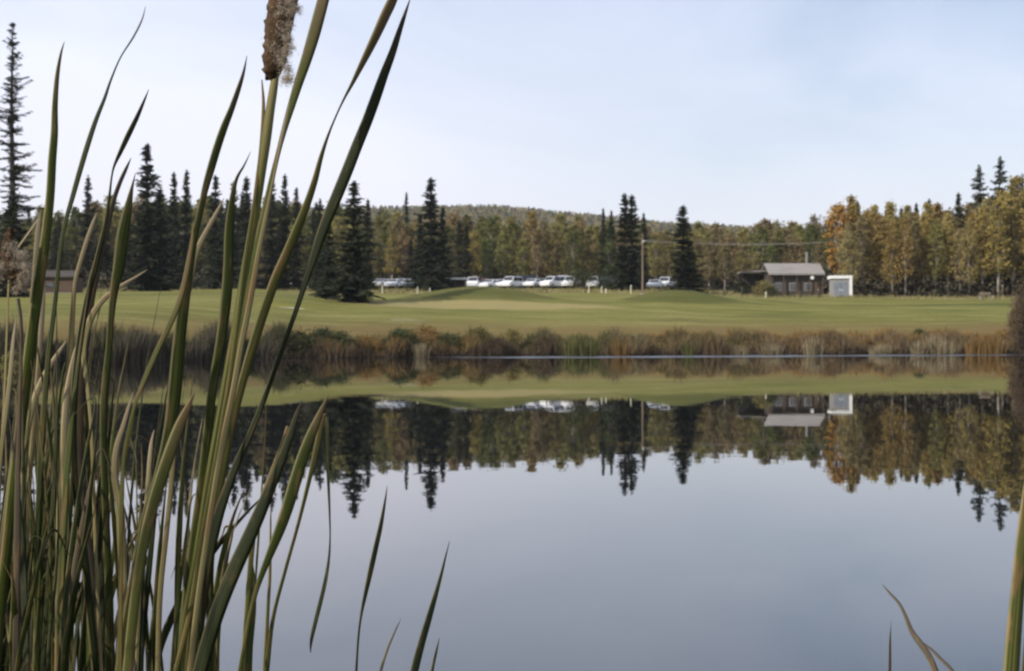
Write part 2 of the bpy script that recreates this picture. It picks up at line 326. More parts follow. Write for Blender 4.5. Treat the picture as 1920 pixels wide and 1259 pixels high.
xs = np.unique(np.concatenate([np.linspace(-1800, -130, 30), np.linspace(-130, 130, 300), np.linspace(-700, 700, 60), np.linspace(130, 1800, 30)]))
ys = np.unique(np.concatenate([np.linspace(-300, -2, 12), np.linspace(-2, 8, 21), np.linspace(8, 50, 30), np.linspace(50, 100, 130), np.linspace(100, 200, 140), np.linspace(200, 720, 90), np.linspace(720, 1500, 40), np.linspace(1500, 3000, 12)]))
gx_, gy_ = np.meshgrid(xs, ys); gz_ = height(gx_, gy_)
nx, ny = len(xs), len(ys)
ii = (np.arange(ny-1)[:, None]*nx+np.arange(nx-1)[None, :]).ravel()
props(build('ground', np.stack([gx_.ravel(), gy_.ravel(), gz_.ravel()], 1), np.stack([ii, ii+1, ii+nx+1, ii+nx], 1), ground_mat(), smooth=True), kind='structure')
props(build('water', [(-110, -4, 0), (110, -4, 0), (110, 99, 0), (-110, 99, 0)], [(0, 1, 2, 3)], water_mat()), kind='structure')

# sand: drapes 3 cm over the grass
def patch(name, cx, cy, rx, ry, seed, label, m_=None):
    r = np.random.default_rng(seed); ph = r.uniform(0, 6, 4); V = [(0, 0, hgt(cx, cy)+.05)]; Q = []
    for k in range(1, 5):
        for j in range(28):
            a = 2*math.pi*j/28; rr = (k/4)*(1+.12*math.sin(2*a+ph[0])+.08*math.sin(3*a+ph[1]))
            x, y = cx+rx*rr*math.cos(a), cy+ry*rr*math.sin(a); V.append((x-cx, y-cy, hgt(x, y)+(.05 if k < 4 else -.02)))
    for j in range(28): Q.append((0, 1+j, 1+(j+1) % 28))
    for k in range(3):
        for j in range(28): a = 1+k*28; Q.append((a+j, a+28+j, a+28+(j+1) % 28, a+(j+1) % 28))
    o = build(name, V, Q, m_ or M['sand'], smooth=True); o.location = (cx, cy, 0); props(o, kind='structure')
patch('sand_bunker', X(535, 104), 103.6, 1.7, 2.2, 1, '')
patch('dirt_path', X(760, 95), 95.5, 1.1, .4, 2, '', mat('dry_dirt', (.17, .14, .075), (.25, .20, .12), 2))
patch('gravel_path', X(1240, 150), 151, 2.6, 1.8, 3, '')

# ------------------------------------------------------------------ foliage generators
def leaves(cent, size, g=np.random.default_rng(1), flat=0.):
    """a rhombic leaf spray at every centre, randomly turned"""
    n = len(cent); a = g.normal(size=(n, 3)); a[:, 2] *= (1-flat); a /= np.linalg.norm(a, axis=1)[:, None]
    b = g.normal(size=(n, 3)); b -= (a*b).sum(1)[:, None]*a; b /= np.linalg.norm(b, axis=1)[:, None]
    s = size*g.uniform(.6, 1.3, n)[:, None]; a = a*s; b = b*s*.6
    V = np.stack([cent-a, cent-b*.9, cent+a, cent+b], 1).reshape(-1, 3)
    return V, np.arange(4*n).reshape(n, 4)
def crown_pts(g, h, r, z0, nclump, per, spread, shape):
    t = g.uniform(0, 1, nclump)**.85; ang = g.uniform(0, 2*math.pi, nclump)
    prof = shape(t); rad = r*prof*np.sqrt(g.uniform(.12, 1, nclump)); z = z0+(h-z0)*t
    cc = np.stack([rad*np.cos(ang), rad*np.sin(ang), z], 1)
    cs = spread*g.uniform(.55, 1.25, nclump)
    p = np.repeat(cc, per, 0)+g.normal(size=(nclump*per, 3))*np.repeat(cs, per)[:, None]*np.array([1, 1, .75])
    return p, cc
def round_shape(t): return np.sqrt(np.clip(1-(2*np.clip(t, 0, 1)-1+.15)**2*.8, .04, 1))*np.where(t > .8, 1-(t-.8)*2.8, 1)
def column_shape(t): return np.where(t < .25, .55+1.4*t, np.where(t > .62, 1-(t-.62)*2.1, .95))
def feather_shape(t): return .10+.95*(1-t)**.62*np.where(t < .12, .6+t*3.3, 1)
def cone_shape(t): return .12+.88*(1-t)**.9
def deciduous(name, h, r, seed, shape, leafmat, bark, density=1.0, z0=.22, leaf=.155, lean=.0):
    g = np.random.default_rng(seed); root = empty(name)
    mb = MB(); k = 7; wob = g.normal(size=(k, 2))*h*.012; pts = [(wob[i, 0]*i/3+lean*h*i/k, wob[i, 1]*i/3, h*.96*i/(k-1)-(.3 if i == 0 else 0)) for i in range(k)]
    mb.tube(pts, [h*.012*(1-.85*i/(k-1))+.012 for i in range(k)], 7)
    P, cc = crown_pts(g, h, r, h*z0, int(95*density), 26, r*.19, shape)
    for c in cc[::2]:
        zs = max(c[2]-g.uniform(.1, .25)*h*.5, h*z0*.6); s = Vector((0, 0, zs)); e = Vector(c); m_ = s.lerp(e, .5)+Vector((0, 0, -.05*h*.3))
        mb.tube([s, m_, e], [h*.0042, h*.003, h*.0015], 4, False)
    mb.build('trunk', M[bark], root, True)
    V, Q = leaves(P, leaf, g); build('crown', V, Q, M[leafmat], root)
    return root
def spruce(name, h, r, seed, leafmat='spruce', dens=1.0, power=.85, gap=0., low=.04, wk=1.):
    g = np.random.default_rng(seed); root = empty(name); mb = MB()
    mb.tube([(0, 0, -.4), (0, 0, h*.3), (.02*h*g.normal()*.3, 0, h*.7), (0, 0, h)], [h*.014+.02, h*.011+.01, h*.006, .012], 7)
    P = []; A = []; B = []
    nw = int(h*3.4*dens)
    for i in range(nw):
        t = low+(1-low)*(i/nw)**1.05; t = min(t+g.normal()*.008, .995); z = h*t; L_ = r*((1-t)**power)*1.02+.10
        nb = 7 if t < .85 else 5; a0 = g.uniform(0, 6.28); whorl = g.uniform(.85, 1.1)
        for j in range(nb):
            if g.uniform() < gap: continue
            a = a0+6.283*j/nb+g.normal()*.25; ll = L_*whorl*g.uniform(.4, 1.18)*(1+.30*math.sin(a+seed)*math.sin(z*.8+seed*2)+.15*math.sin(z*2.1+seed)); droop = (.42-.75*t)*ll
            e = Vector((math.cos(a)*ll, math.sin(a)*ll, z-droop+.10*ll)); s = Vector((0, 0, z+g.normal()*.16)); e.z += g.normal()*.16*ll; m_ = s.lerp(e, .55)+Vector((0, 0, -.07*ll))
            if ll > .4: mb.tube([s, m_, e], [.022+.01*ll, .014, .006], 3, False)
            ns = max(4, int(ll*5.2))
            for q in range(ns):
                u = (q+.6)/ns; p = s.lerp(m_, u*2) if u < .5 else m_.lerp(e, u*2-1)
                d = Vector((math.cos(a), math.sin(a), 0)); side = Vector((-d.y, d.x, 0)); wdt = (.16+.34*ll*(1-u)*.6)*g.uniform(.6, 1.25)*wk
                for sg in (-1, 1):
                    P.append((p+Vector((0, 0, -.05)))[:]); A.append((side*sg*wdt+d*wdt*.55+Vector((0, 0, -wdt*g.uniform(.1, .75))))[:]); B.append((d*.16+Vector((0, 0, g.uniform(-.12, .06))))[:])
                P.append(p[:]); A.append(Vector((g.normal()*.06, g.normal()*.06, -wdt*g.uniform(.3, .9)))[:]); B.append((d*.13+side*g.normal()*.08)[:])
    for z in np.linspace(h*.86, h*.99, 14):
        for j in range(3):
            a = g.uniform(0, 6.28); P.append((0, 0, z)); A.append((math.cos(a)*.17, math.sin(a)*.17, .10)); B.append((0, 0, .09))
    P, A, B = map(np.array, (P, A, B))
    V = np.stack([P-B*.5, P+A*.55-B*.8, P+A, P+A*.5+B], 1).reshape(-1, 3)
    mb.build('trunk', M['bark'], root, True); build('crown', V, np.arange(len(V)).reshape(-1, 4), M[leafmat], root)
    return root
def plant_tree(proto, x, y, s=1., rz=None, label=None, cat='tree', group=None, sz=None, used=set()):
    if proto.name in used: o = copy_tree(proto)
    else: o = proto; used.add(proto.name)
    o.location = (x, y, hgt(x, y)-.05); o.rotation_euler = (0, 0, random.uniform(0, 6.28) if rz is None else rz); o.scale = (s, s, sz or s)
    props(o, label, cat, group)
    if not group and 'group' in o: del o['group']
    return o

# prototypes
P_sp = [spruce('spruce_tree', 10, 1.9, 11), spruce('spruce_tree', 10, 1.55, 12, power=.7), spruce('spruce_tree', 10, 2.1, 13, power=.95, gap=.12)]
P_gr = [spruce('spruce_tree', 10, 2.1, 15, leafmat='spruce_grey', power=.8, gap=.25, dens=.8)]
P_dec = {}
for nm, lm, sd_, bark in (('olive', 'olive', 21, 'pale_bark'), ('green', 'green', 31, 'pale_bark'), ('tan', 'tan', 41, 'pale_bark'), ('gold', 'gold', 51, 'pale_bark'), ('orange', 'orange', 61, 'pale_bark')):
    kind = {'olive': 'aspen_tree', 'green': 'birch_tree', 'tan': 'poplar_tree', 'gold': 'larch_tree', 'orange': 'larch_tree'}[nm]
    sh1, sh2 = (column_shape, round_shape) if nm not in ('gold', 'orange') else ((feather_shape, cone_shape) if nm == 'gold' else (column_shape, cone_shape))
    P_dec[nm] = [deciduous(kind, 10, 1.35, sd_, sh1, lm, bark, 1.0, .25 if nm != 'tan' else .2),
                 deciduous(kind, 10, 1.75, sd_+1, sh2, lm, bark, 1.15, .14)]

# ---- single trees
def single(px, top, d, kind, idx, label, rfac=1., base=None, name=None, ht=None):
    x = X(px, d); z = hgt(x, d); H = Z(top, d)-z
    pr = (P_sp if kind == 'spruce' else (P_gr if kind == 'grey' else P_dec[kind]))[idx]
    return plant_tree(pr, x, d, H/10*rfac, None, label, 'spruce' if kind in ('spruce', 'grey') else 'tree', None, H/10)
# tall sparse spruce at the left edge, with its own crown
xl = X(24, 108); tall = spruce('spruce_tree', Z(38, 108)-hgt(xl, 108), 2.2, 5, dens=1.0, power=.62, gap=.36, low=.06, wk=.62)
tall.location = (xl, 108, hgt(xl, 108)-.1); props(tall, 'tall thin spruce with sparse ragged branches at the left edge of the photo', 'spruce')
xb = X(20, 106); tb = spruce('spruce_tree', 7.2, 2.3, 6); tb.location = (xb, 106, hgt(xb, 106)-.1); props(tb, 'short dense spruce at the foot of the tall thin spruce', 'spruce')
single(664, 338, 115, 'spruce', 0, 'full dark spruce standing alone on the lawn behind the long leaning leaf', 1.4)
single(618, 420, 117, 'spruce', 2, 'low dark spruce close left of the full spruce on the lawn', 1.3)
single(808, 332, 165, 'spruce', 1, 'dark pointed spruce rising above the wood left of the pale flat shelter', 1.15)
single(830, 385, 168, 'spruce', 2, 'shorter spruce leaning on the right side of the pointed dark spruce', 1.0)
single(788, 400, 169, 'spruce', 0, 'bushy lower spruce at the left side of the pointed dark spruce', 1.0)
single(1171, 362, 171, 'spruce', 1, 'left one of the twin spruces beside the power pole', 1.1)
single(1185, 364, 173, 'spruce', 1, 'right one of the twin spruces beside the power pole', 1.1)
single(1280, 384, 160, 'spruce', 1, 'black green spruce standing alone right of the power pole', 1.5)
single(1292, 450, 159, 'spruce', 0, 'small wide spruce at the foot of the lone black green spruce', 2.1)
single(276, 268, 145, 'spruce', 0, 'large full spruce among the cattail leaves on the left', 1.05)
single(300, 350, 147, 'spruce', 2, 'broad spruce right behind the large full spruce on the left', 1.2)
single(165, 328, 190, 'spruce', 2, 'small slim spruce showing between leaves left of the large full spruce', .8)
single(326, 322, 175, 'spruce', 1, 'left one of two narrow spruce tips right of the large full spruce', .7)
single(350, 318, 176, 'spruce', 1, 'right one of two narrow spruce tips right of the large full spruce', .7)
single(404, 328, 165, 'spruce', 0, 'dark spruce behind the slanting leaf tip left of the seed head', .9)
single(438, 340, 168, 'spruce', 1, 'dark slim spruce left of the cattail stalk', .8)
single(462, 330, 160, 'spruce', 1, 'dark spruce right behind the cattail stalk', .9)
single(510, 332, 170, 'spruce', 1, 'first narrow spruce right of the cattail stalk', .8)
single(534, 325, 172, 'spruce', 1, 'tallest narrow spruce between the cattail stalk and the long leaning leaf', .65)
single(556, 350, 170, 'spruce', 0, 'third narrow spruce right of the cattail stalk', .7)
single(600, 372, 168, 'spruce', 2, 'dull spruce behind the full spruce on the lawn, to its left', .9)
single(690, 372, 175, 'spruce', 1, 'thin spruce tip just right of the full spruce on the lawn', .7)
single(762, 360, 230, 'spruce', 1, 'lone thin spruce tip breaking the skyline of the hill', .5)
single(1131, 390, 200, 'spruce', 1, 'little spruce tip left of the twin spruces', .6)
single(1146, 394, 196, 'spruce', 0, 'low spruce tip touching the twin spruces on the left', .7)
single(1207, 398, 200, 'spruce', 1, 'pale thin spruce tip right of the twin spruces', .6)
# right wood
single(1836, 308, 172, 'grey', 0, 'tall grey green spruce over the golden wood, left of the tallest one', 1.05)
single(1875, 292, 174, 'grey', 0, 'tallest grey green spruce over the golden wood on the right', 1.0)
single(1918, 325, 178, 'grey', 0, 'tall spruce at the right edge behind the golden trees', .7)
single(1797, 360, 170, 'spruce', 1, 'dark spruce tip in the golden wood left of the tall grey green spruces', .75)
for q, (px, tp) in enumerate(((1742, 372), (1718, 380), (1762, 392), (1608, 376), (1690, 388))):
    single(px, tp, 176+q, 'spruce', 1, ['dark little spruce tip over the middle of the golden wood', 'spruce tip next left of the dark little tip over the golden wood', 'lowest spruce tip over the golden wood', 'spruce tip just right of the bright orange tree', 'slim spruce tip in the left half of the golden wood'][q], .7)
single(1574, 385, 168, 'orange', 0, 'bright orange tree beside the cabin at the left end of the golden wood', 1.15)
single(1596, 372, 171, 'gold', 0, 'tall yellow green tree behind the bright orange tree', .9)
single(1905, 338, 166, 'gold', 0, 'big golden tree at the right edge of the wood', 1.0)
single(1872, 378, 160, 'gold', 0, 'golden tree next left of the big golden tree at the right edge', .95)

# ---- woods: individual trees, 3-4 rows deep
GW = 'trees of the wood behind the lawn'; GR = 'trees of the golden wood on the right'; GL = 'trees of the dark wood on the left'
names = {'olive': 'yellow green aspen', 'green': 'dull green birch', 'tan': 'tan half bare poplar', 'gold': 'golden brown larch', 'orange': 'orange larch'}
def top_line(px):
    return np.interp(px, [-200, 100, 230, 420, 600, 690, 760, 860, 960, 1060, 1130, 1215, 1300, 1400, 1480, 1550, 1600, 1700, 1800, 1860, 2100],
                     [400, 390, 368, 366, 374, 396, 401, 400, 402, 404, 406, 410, 415, 414, 410, 407, 388, 392, 392, 372, 350])
WOOD = []
def zone(px):
    for lim, ph in ((70, 'behind the tall thin spruce at the left edge'), (160, 'behind the brown cabin on the left'), (235, 'left of the large full spruce'), (330, 'behind the large full spruce'), (400, 'right of the two narrow spruce tips'), (480, 'behind the cattail stalk'),
                    (560, 'right of the cattail stalk'), (640, 'behind the long leaning leaf'), (700, 'behind the full spruce on the lawn'), (770, 'behind the leftmost silver cars'), (860, 'behind the pointed dark spruce'), (930, 'behind the left mound'), (1000, 'behind the white vans'),
                    (1060, 'behind the large white van'), (1130, 'behind the lone white van'), (1210, 'behind the twin spruces'), (1265, 'right of the power pole'), (1330, 'behind the lone black green spruce'), (1400, 'left of the open shed'), (1470, 'over the left half of the cabin'), (1570, 'over the right half of the cabin')):
        if px < lim: return ph
for row, d0 in enumerate((194, 203, 213, 225)):
    px = -90.+row*9
    while px < 1560:
        d = d0+random.uniform(-3, 4); zone_left = px < 690
        tp = float(top_line(px))+random.uniform(-4, 26)+(26 if row == 0 else (12 if row == 1 else 0))
        if 1380 < px < 1550 and row == 0: tp += 25
        x = X(px, d); H = Z(tp, d)-hgt(x, d)
        rr = random.random()
        if zone_left: k = 'spruce' if rr < .36 else ('green' if rr < .60 else ('olive' if rr < .85 else 'tan'))
        elif px < 1130: k = 'tan' if rr < .30 else ('olive' if rr < .68 else ('green' if rr < .88 else ('gold' if rr < .94 else 'spruce')))
        elif px < 1215: k = 'tan' if rr < .5 else 'green'
        else: k = 'tan' if rr < .36 else ('olive' if rr < .74 else ('green' if rr < .92 else 'gold'))
        o = plant_tree(random.choice(P_sp[:2] if k == 'spruce' else P_dec[k]), x, d, H/10*(.85 if k == 'spruce' else random.uniform(1.0, 1.3)), None, 'tree', 'spruce' if k == 'spruce' else 'tree', GL if zone_left else GW, H/10)
        WOOD.append((o, px, k, row, zone(px))); px += random.uniform(26, 38)
for row, d0 in enumerate((163, 169, 176, 185)):
    px = 1592.+row*7
    while px < 2020:
        d = d0+random.uniform(-2, 2); tp = float(top_line(px))+random.uniform(-8, 22)+(16 if row == 0 else 0); x = X(px, d); H = Z(tp, d)-hgt(x, d); rr = random.random()
        k = 'gold' if rr < .6 else ('tan' if rr < .80 else ('gold' if rr < .9 else 'olive'))
        o = plant_tree(P_dec[k][0 if random.random() < .75 else 1], x, d, H/10*random.uniform(.75, 1.0), None, 'tree', 'tree', GR, H/10)
        zn = ('right behind the white hut' if px < 1640 else ('between white hut and pale bench' if px < 1730 else ('left of the pale bench' if px < 1820 else ('behind the pale bench' if px < 1880 else ('at the right edge' if px < 1940 else 'past the right edge')))))
        WOOD.append((o, px, k, row, zn)); px += random.uniform(17, 27)
names['spruce'] = 'dark spruce'
rows_ = ('front row', 'second row', 'third row', 'back row'); grp = {}
for o, px, k, row, zn in WOOD: grp.setdefault((k, row, zn), []).append((px, o))
for (k, row, zn), lst in grp.items():
    lst.sort(key=lambda t: t[0]); n_ = len(lst)
    order = [''] if n_ == 1 else (['left one', 'right one'] if n_ == 2 else (['left one', 'middle one', 'right one'] if n_ == 3 else ['first from left', 'second from left', 'third from left', 'fourth from left', 'fifth from left', 'sixth from left', 'seventh from left'][:n_]))
    for (px, o), od in zip(lst, order): o['label'] = names[k]+' '+zn+', '+rows_[row]+(', '+od if od else '')
cnt = len(WOOD)
for pr in P_sp+P_gr+sum(P_dec.values(), []):      # a kind that was never planted
    if 'label' not in pr:
        for ch in list(pr.children): bpy.data.objects.remove(ch)
        bpy.data.objects.remove(pr)
print('wood trees', cnt)
# understorey shrubs of the woods: uncountable low brush
g = np.random.default_rng(77)
n = 5200; yy = g.uniform(176, 240, n); pxs = g.uniform(-150, 2050, n); m_ = pxs > 1560; yy[m_] = g.uniform(160, 195, m_.sum()); xx = (pxs-960)/F*yy
keep = ~((pxs > 690) & (pxs < 1560) & (yy < 193)) & ~((pxs < 1612) & (pxs > 1540) & (yy < 166)); xx, yy = xx[keep], yy[keep]
hh = height(xx, yy); P = np.repeat(np.stack([xx, yy, hh], 1), 9, 0); P += g.normal(size=P.shape)*np.array([.7, .7, .0]); P[:, 2] += np.abs(g.normal(size=len(P)))*1.0+.1
V, Q = leaves(P, .3, g); props(build('undergrowth', V, Q, mat('undergrowth_leaves', (.030, .026, .016), (.075, .062, .034), .4, coord='Object')), 'dark tangled brush under the trees behind the lawn', 'undergrowth', kind='stuff')

# ---- far wooded hill: one mass
g = np.random.default_rng(5); VV = []; 
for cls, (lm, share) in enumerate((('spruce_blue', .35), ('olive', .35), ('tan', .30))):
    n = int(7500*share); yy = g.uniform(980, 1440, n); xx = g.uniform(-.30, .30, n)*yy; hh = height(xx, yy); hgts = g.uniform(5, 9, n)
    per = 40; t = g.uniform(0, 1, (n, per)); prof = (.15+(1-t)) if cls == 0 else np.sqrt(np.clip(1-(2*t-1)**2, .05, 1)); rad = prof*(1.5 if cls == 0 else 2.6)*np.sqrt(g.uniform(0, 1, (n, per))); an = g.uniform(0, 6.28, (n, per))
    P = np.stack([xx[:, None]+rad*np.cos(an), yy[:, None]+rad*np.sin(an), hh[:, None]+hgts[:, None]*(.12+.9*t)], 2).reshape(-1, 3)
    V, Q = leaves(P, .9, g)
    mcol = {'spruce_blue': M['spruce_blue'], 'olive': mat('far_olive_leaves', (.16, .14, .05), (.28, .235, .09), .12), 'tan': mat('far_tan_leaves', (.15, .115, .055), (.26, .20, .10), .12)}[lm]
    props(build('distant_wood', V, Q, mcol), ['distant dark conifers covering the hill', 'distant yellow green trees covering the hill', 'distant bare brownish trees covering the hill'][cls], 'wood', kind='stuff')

# ------------------------------------------------------------------ bank vegetation
def blades(n, fx, h0, h1, wd, g, bend=.25, z_off=0.):
    """n tapering bent grass blades; fx(g,n) gives x,y"""
    x, y = fx(g, n); z = height(x, y); z = np.maximum(z, -.1)
    h = g.uniform(h0, h1, n)*np.clip(.85+.28*np.sin(x*1.3+y*.4+h0*9)+.22*np.sin(x*3.1+2*h1)+.15*np.sin(x*7.3), .35, 1.5); a = g.uniform(0, 6.28, n); b = g.normal(size=(n, 2))*bend
    wx = np.cos(a)*wd*g.uniform(.6, 1.4, n); wy = np.sin(a)*wd*g.uniform(.6, 1.4, n)
    B = np.stack([x, y, z], 1); Mi = B+np.stack([b[:, 0]*h*.3, b[:, 1]*h*.3, h*.55], 1); T = B+np.stack([b[:, 0]*h, b[:, 1]*h, h], 1); W = np.stack([wx, wy, 0*wx], 1)
    V = np.stack([B-W, B+W, Mi+W*.8, Mi-W*.8, T+W*.12, T-W*.12], 1).reshape(-1, 3); i = np.arange(n)*6
    Q = np.concatenate([np.stack([i, i+1, i+2, i+3], 1), np.stack([i+3, i+2, i+4, i+5], 1)]); return V, Q
def strip(px0, px1, o0, o1, pw=1.):
    def f(g, n):
        px = g.uniform(px0, px1, n); x = X(px, shore(X(px, 80))); off = o0+(o1-o0)*g.uniform(0, 1, n)**pw
        return x, shore(x)+off
    return f
BM = {'straw': mat('straw_bank_grass', (.16, .115, .055), (.30, .23, .12), .5, transl=.2), 'brown': mat('brown_bank_grass', (.055, .040, .026), (.13, .09, .05), .5, transl=.15),
      'rust': mat('rust_bank_grass', (.16, .095, .030), (.29, .18, .062), .5, transl=.2), 'green': mat('green_bank_grass', (.055, .062, .018), (.13, .13, .042), .5, transl=.2),
      'mauve': mat('dull_dark_reeds', (.036, .031, .020), (.085, .070, .045), .5)}
def bank(name, label, m, n, *a, **k):
    V, Q = blades(n, *a, **k); props(build(name, V, Q, BM[m]), label, 'grass', kind='stuff')
g = np.random.default_rng(8)
bank('bank_grass', 'brown dry grass along the far bank at the waterline', 'brown', 26000, strip(430, 2100, -.1, 4.5), .3, .8, .022, g)
bank('bank_grass', 'olive green grass on the middle of the far bank', 'green', 13000, strip(480, 1450, .8, 5.5), .3, .8, .022, g)
bank('bank_grass', 'rusty orange grass on the right part of the far bank', 'rust', 16000, strip(1230, 2100, .8, 6.5), .25, .7, .022, g)
bank('bank_grass', 'rusty grass patch by the shrubs on the far bank', 'rust', 2600, strip(600, 900, .5, 4.), .35, .85, .022, g)
bank('bank_grass', 'straw coloured grass among the rusty grass on the far bank', 'straw', 7000, strip(1150, 2100, .3, 4.5), .3, .85, .020, g)
bank('reed_bed', 'dark dull reeds along the left bank behind the cattails', 'mauve', 24000, strip(-900, 520, -.6, 4.), .55, 1.25, .025, g, bend=.14)
bank('reed_bed', 'green reeds mixed in the left bank behind the cattails', 'green', 7000, strip(-900, 520, .4, 5.), .6, 1.2, .025, g, bend=.15)
def backedge(g, n):
    px = g.uniform(-100, 2050, n); y = g.uniform(150, 182, n); return (px-960)/F*y, y
V, Q = blades(22000, backedge, .12, .42, .035, g, bend=.4); props(build('rough_grass', V, Q, mat('pale_rough_grass', (.15, .13, .05), (.28, .24, .11), .2)), 'pale yellow rough grass along the back edge of the lawn', 'grass', kind='stuff')

# reed clumps standing at the waterline
def clump(seed, h, r, n, material, name='reed_clump'):
    g = np.random.default_rng(seed); x = g.normal(size=n)*r; y = g.normal(size=n)*r
    hh = g.uniform(.5, 1, n)*h; a = g.uniform(0, 6.28, n); b = np.stack([x, y], 1)*.5+g.normal(size=(n, 2))*.08; wd = .018*g.uniform(.7, 1.5, n)
    W = np.stack([np.cos(a)*wd, np.sin(a)*wd, 0*a], 1); B = np.stack([x, y, -.15+0*x], 1); Mi = B+np.stack([b[:, 0]*.4, b[:, 1]*.4, hh*.6], 1); T = B+np.stack([b[:, 0], b[:, 1], hh], 1)
    V = np.stack([B-W, B+W, Mi+W, Mi-W, T+W*.15, T-W*.15], 1).reshape(-1, 3); i = np.arange(n)*6
    return build(name, V, np.concatenate([np.stack([i, i+1, i+2, i+3], 1), np.stack([i+3, i+2, i+4, i+5], 1)]), material)
BM['pale'] = mat('pale_reed_straw', (.18, .145, .08), (.32, .265, .16), .8, transl=.2)
cl = [clump(1, 1.2, .22, 170, BM['pale']), clump(2, .95, .3, 170, BM['pale']), clump(3, 1.5, .3, 140, BM['rust']), clump(4, 1.6, .35, 150, BM['green'])]
used_c = set()
for px, i, s, lab in ((1525, 0, 1.15, 'tall pale reed clump at the waterline in front of the cabin'), (1445, 1, 1.0, 'pale reed clump left of the tall pale clump in front of the cabin'), (1645, 1, .85, 'low pale reed clump at the waterline below the golden wood'),
    (1664, 0, .7, 'small pale reed tuft right of the low pale clump'), (1722, 0, .9, 'straw reed clump left of the tallest clump on the right'), (1752, 0, 1.35, 'tallest straw reed clump on the right bank'), (1770, 1, 1.3, 'grey straw reeds touching the tallest clump on the right'),
    (1830, 2, 1., 'rusty reed clump near the right end of the bank'), (1860, 2, 1.1, 'rusty reed clump closest to the dark bush on the right'), (1075, 3, 1., 'green reed clump in the middle of the far bank'), (1108, 3, .85, 'short green reed clump right of the middle reed clump'),
    (1165, 2, .9, 'reddish reed clump in the middle of the bank'), (790, 0, .8, 'thin pale reed tuft below the orange bush'), (1290, 3, .6, 'little green reed tuft at the waterline right of centre'), (1385, 1, .8, 'thin straw reed clump right of the little green tuft')):
    o = cl[i] if i not in used_c else cl[i].copy()
    if i in used_c: C.objects.link(o)
    used_c.add(i); d = float(shore(X(px, 83)))-.35; o.location = (X(px, d), d, 0); o.scale = (s*.8, s*.8, s); o.rotation_euler = (0, 0, random.uniform(0, 6)); props(o, lab, 'reeds', 'reed clumps along the far waterline')
# shrubs on the bank
def shrub(name, h, r, seed, material, dens=1.):
    g = np.random.default_rng(seed); root = empty(name); mb = MB()
    P, cc = crown_pts(g, h, r, h*.08, int(70*dens), 26, r*.19, round_shape)
    for c in cc[:18]: mb.tube([(c[0]*.1, c[1]*.1, -.1), (c[0]*.6, c[1]*.6, c[2]*.5), tuple(c)], [.025, .016, .006], 4, False)
    mb.build('stem', M['bark'], root); V, Q = leaves(P, .055, g); build('foliage', V, Q, material, root); return root
S_ = {'g': shrub('shrub', 1.3, 1.0, 1, M['shrub']), 'o': shrub('shrub', 1.3, .9, 2, BM['rust']), 'b': shrub('shrub', 1.3, 1.0, 3, BM['brown'], 1.6), 'y': shrub('shrub', 1.3, .9, 4, M['olive'])}
us = set()
for k, px, off, s, lab in (('g', 560, 2.2, 1.15, 'dark green shrub on the bank right of the long slanting leaf'), ('g', 600, 2.6, 1.1, 'second dark green shrub from the left on the far bank'), ('g', 640, 2.4, 1.0, 'third dark green shrub from the left on the far bank'), ('o', 688, 2.0, .9, 'rusty shrub between the dark shrubs on the far bank'),
    ('g', 752, 2.6, 1.1, 'dark green bush just left of the orange bush on the bank'), ('o', 800, 2.8, 1.2, 'orange bush on the far bank'), ('g', 842, 2.2, .9, 'small dark bush just right of the orange bush'), ('y', 900, 2.5, 1.1, 'olive shrub on the bank below the left mound'), ('y', 960, 2.6, 1.0, 'second olive shrub on the bank below the left mound'),
    ('b', 930, 1.2, .8, 'low brown shrub at the waterline below the left mound'), ('b', 1020, 1.5, .8, 'low brown shrub at the waterline in the middle'), ('b', 1340, 1.2, .6, 'small brown shrub at the waterline right of centre'), ('o', 1625, 2.6, .75, 'small orange shrub on the bank below the white hut'), ('g', 1725, 4.8, .7, 'dark little shrub at the lawn edge below the golden wood'), ('g', 1808, 4.5, .55, 'darkest tiny shrub at the lawn edge near the right'),
    ('o', 1850, 2.5, .9, 'orange shrub near the right end of the bank'), ('b', 1916, .2, 1.0, 'big dark brown bush leaning over the water at the right edge'), ('b', 1932, 1.5, 1.25, 'tall brown bush behind the big bush at the right edge'), ('y', 30, 3.5, 1.0, 'olive bush on the left bank behind the cattails')):
    o = S_[k] if k not in us else copy_tree(S_[k]); us.add(k)
    x = X(px, 82); d = float(shore(x))+off; x = X(px, d); o.location = (x, d, hgt(x, d)-.05 if off > .5 else -.05); o.scale = (s*.85, s*.85, s*.8 if px < 1880 else s*2.5); o.rotation_euler = (0, 0, random.uniform(0, 6)); props(o, lab, 'bush', 'shrubs along the far bank')
for k, px, d, s, lab in (('y', 1432, 161, 1.3, 'yellowish bush at the left corner of the cabin'), ('g', 1395, 166, 1.2, 'dark bush under the lean-to left of the cabin'), ('g', 1150, 172, 2.2, 'green bush filling the gap left of the twin spruces'), ('g', 1090, 180, 1.8, 'green bush behind the white cars'), ('g', 1445, 160, .9, 'dark bush in front of the cabin wall')):
    o = copy_tree(S_[k]); x = X(px, d); o.location = (x, d, hgt(x, d)-.05); o.scale = (s, s, s); props(o, lab, 'bush'); del o['group']

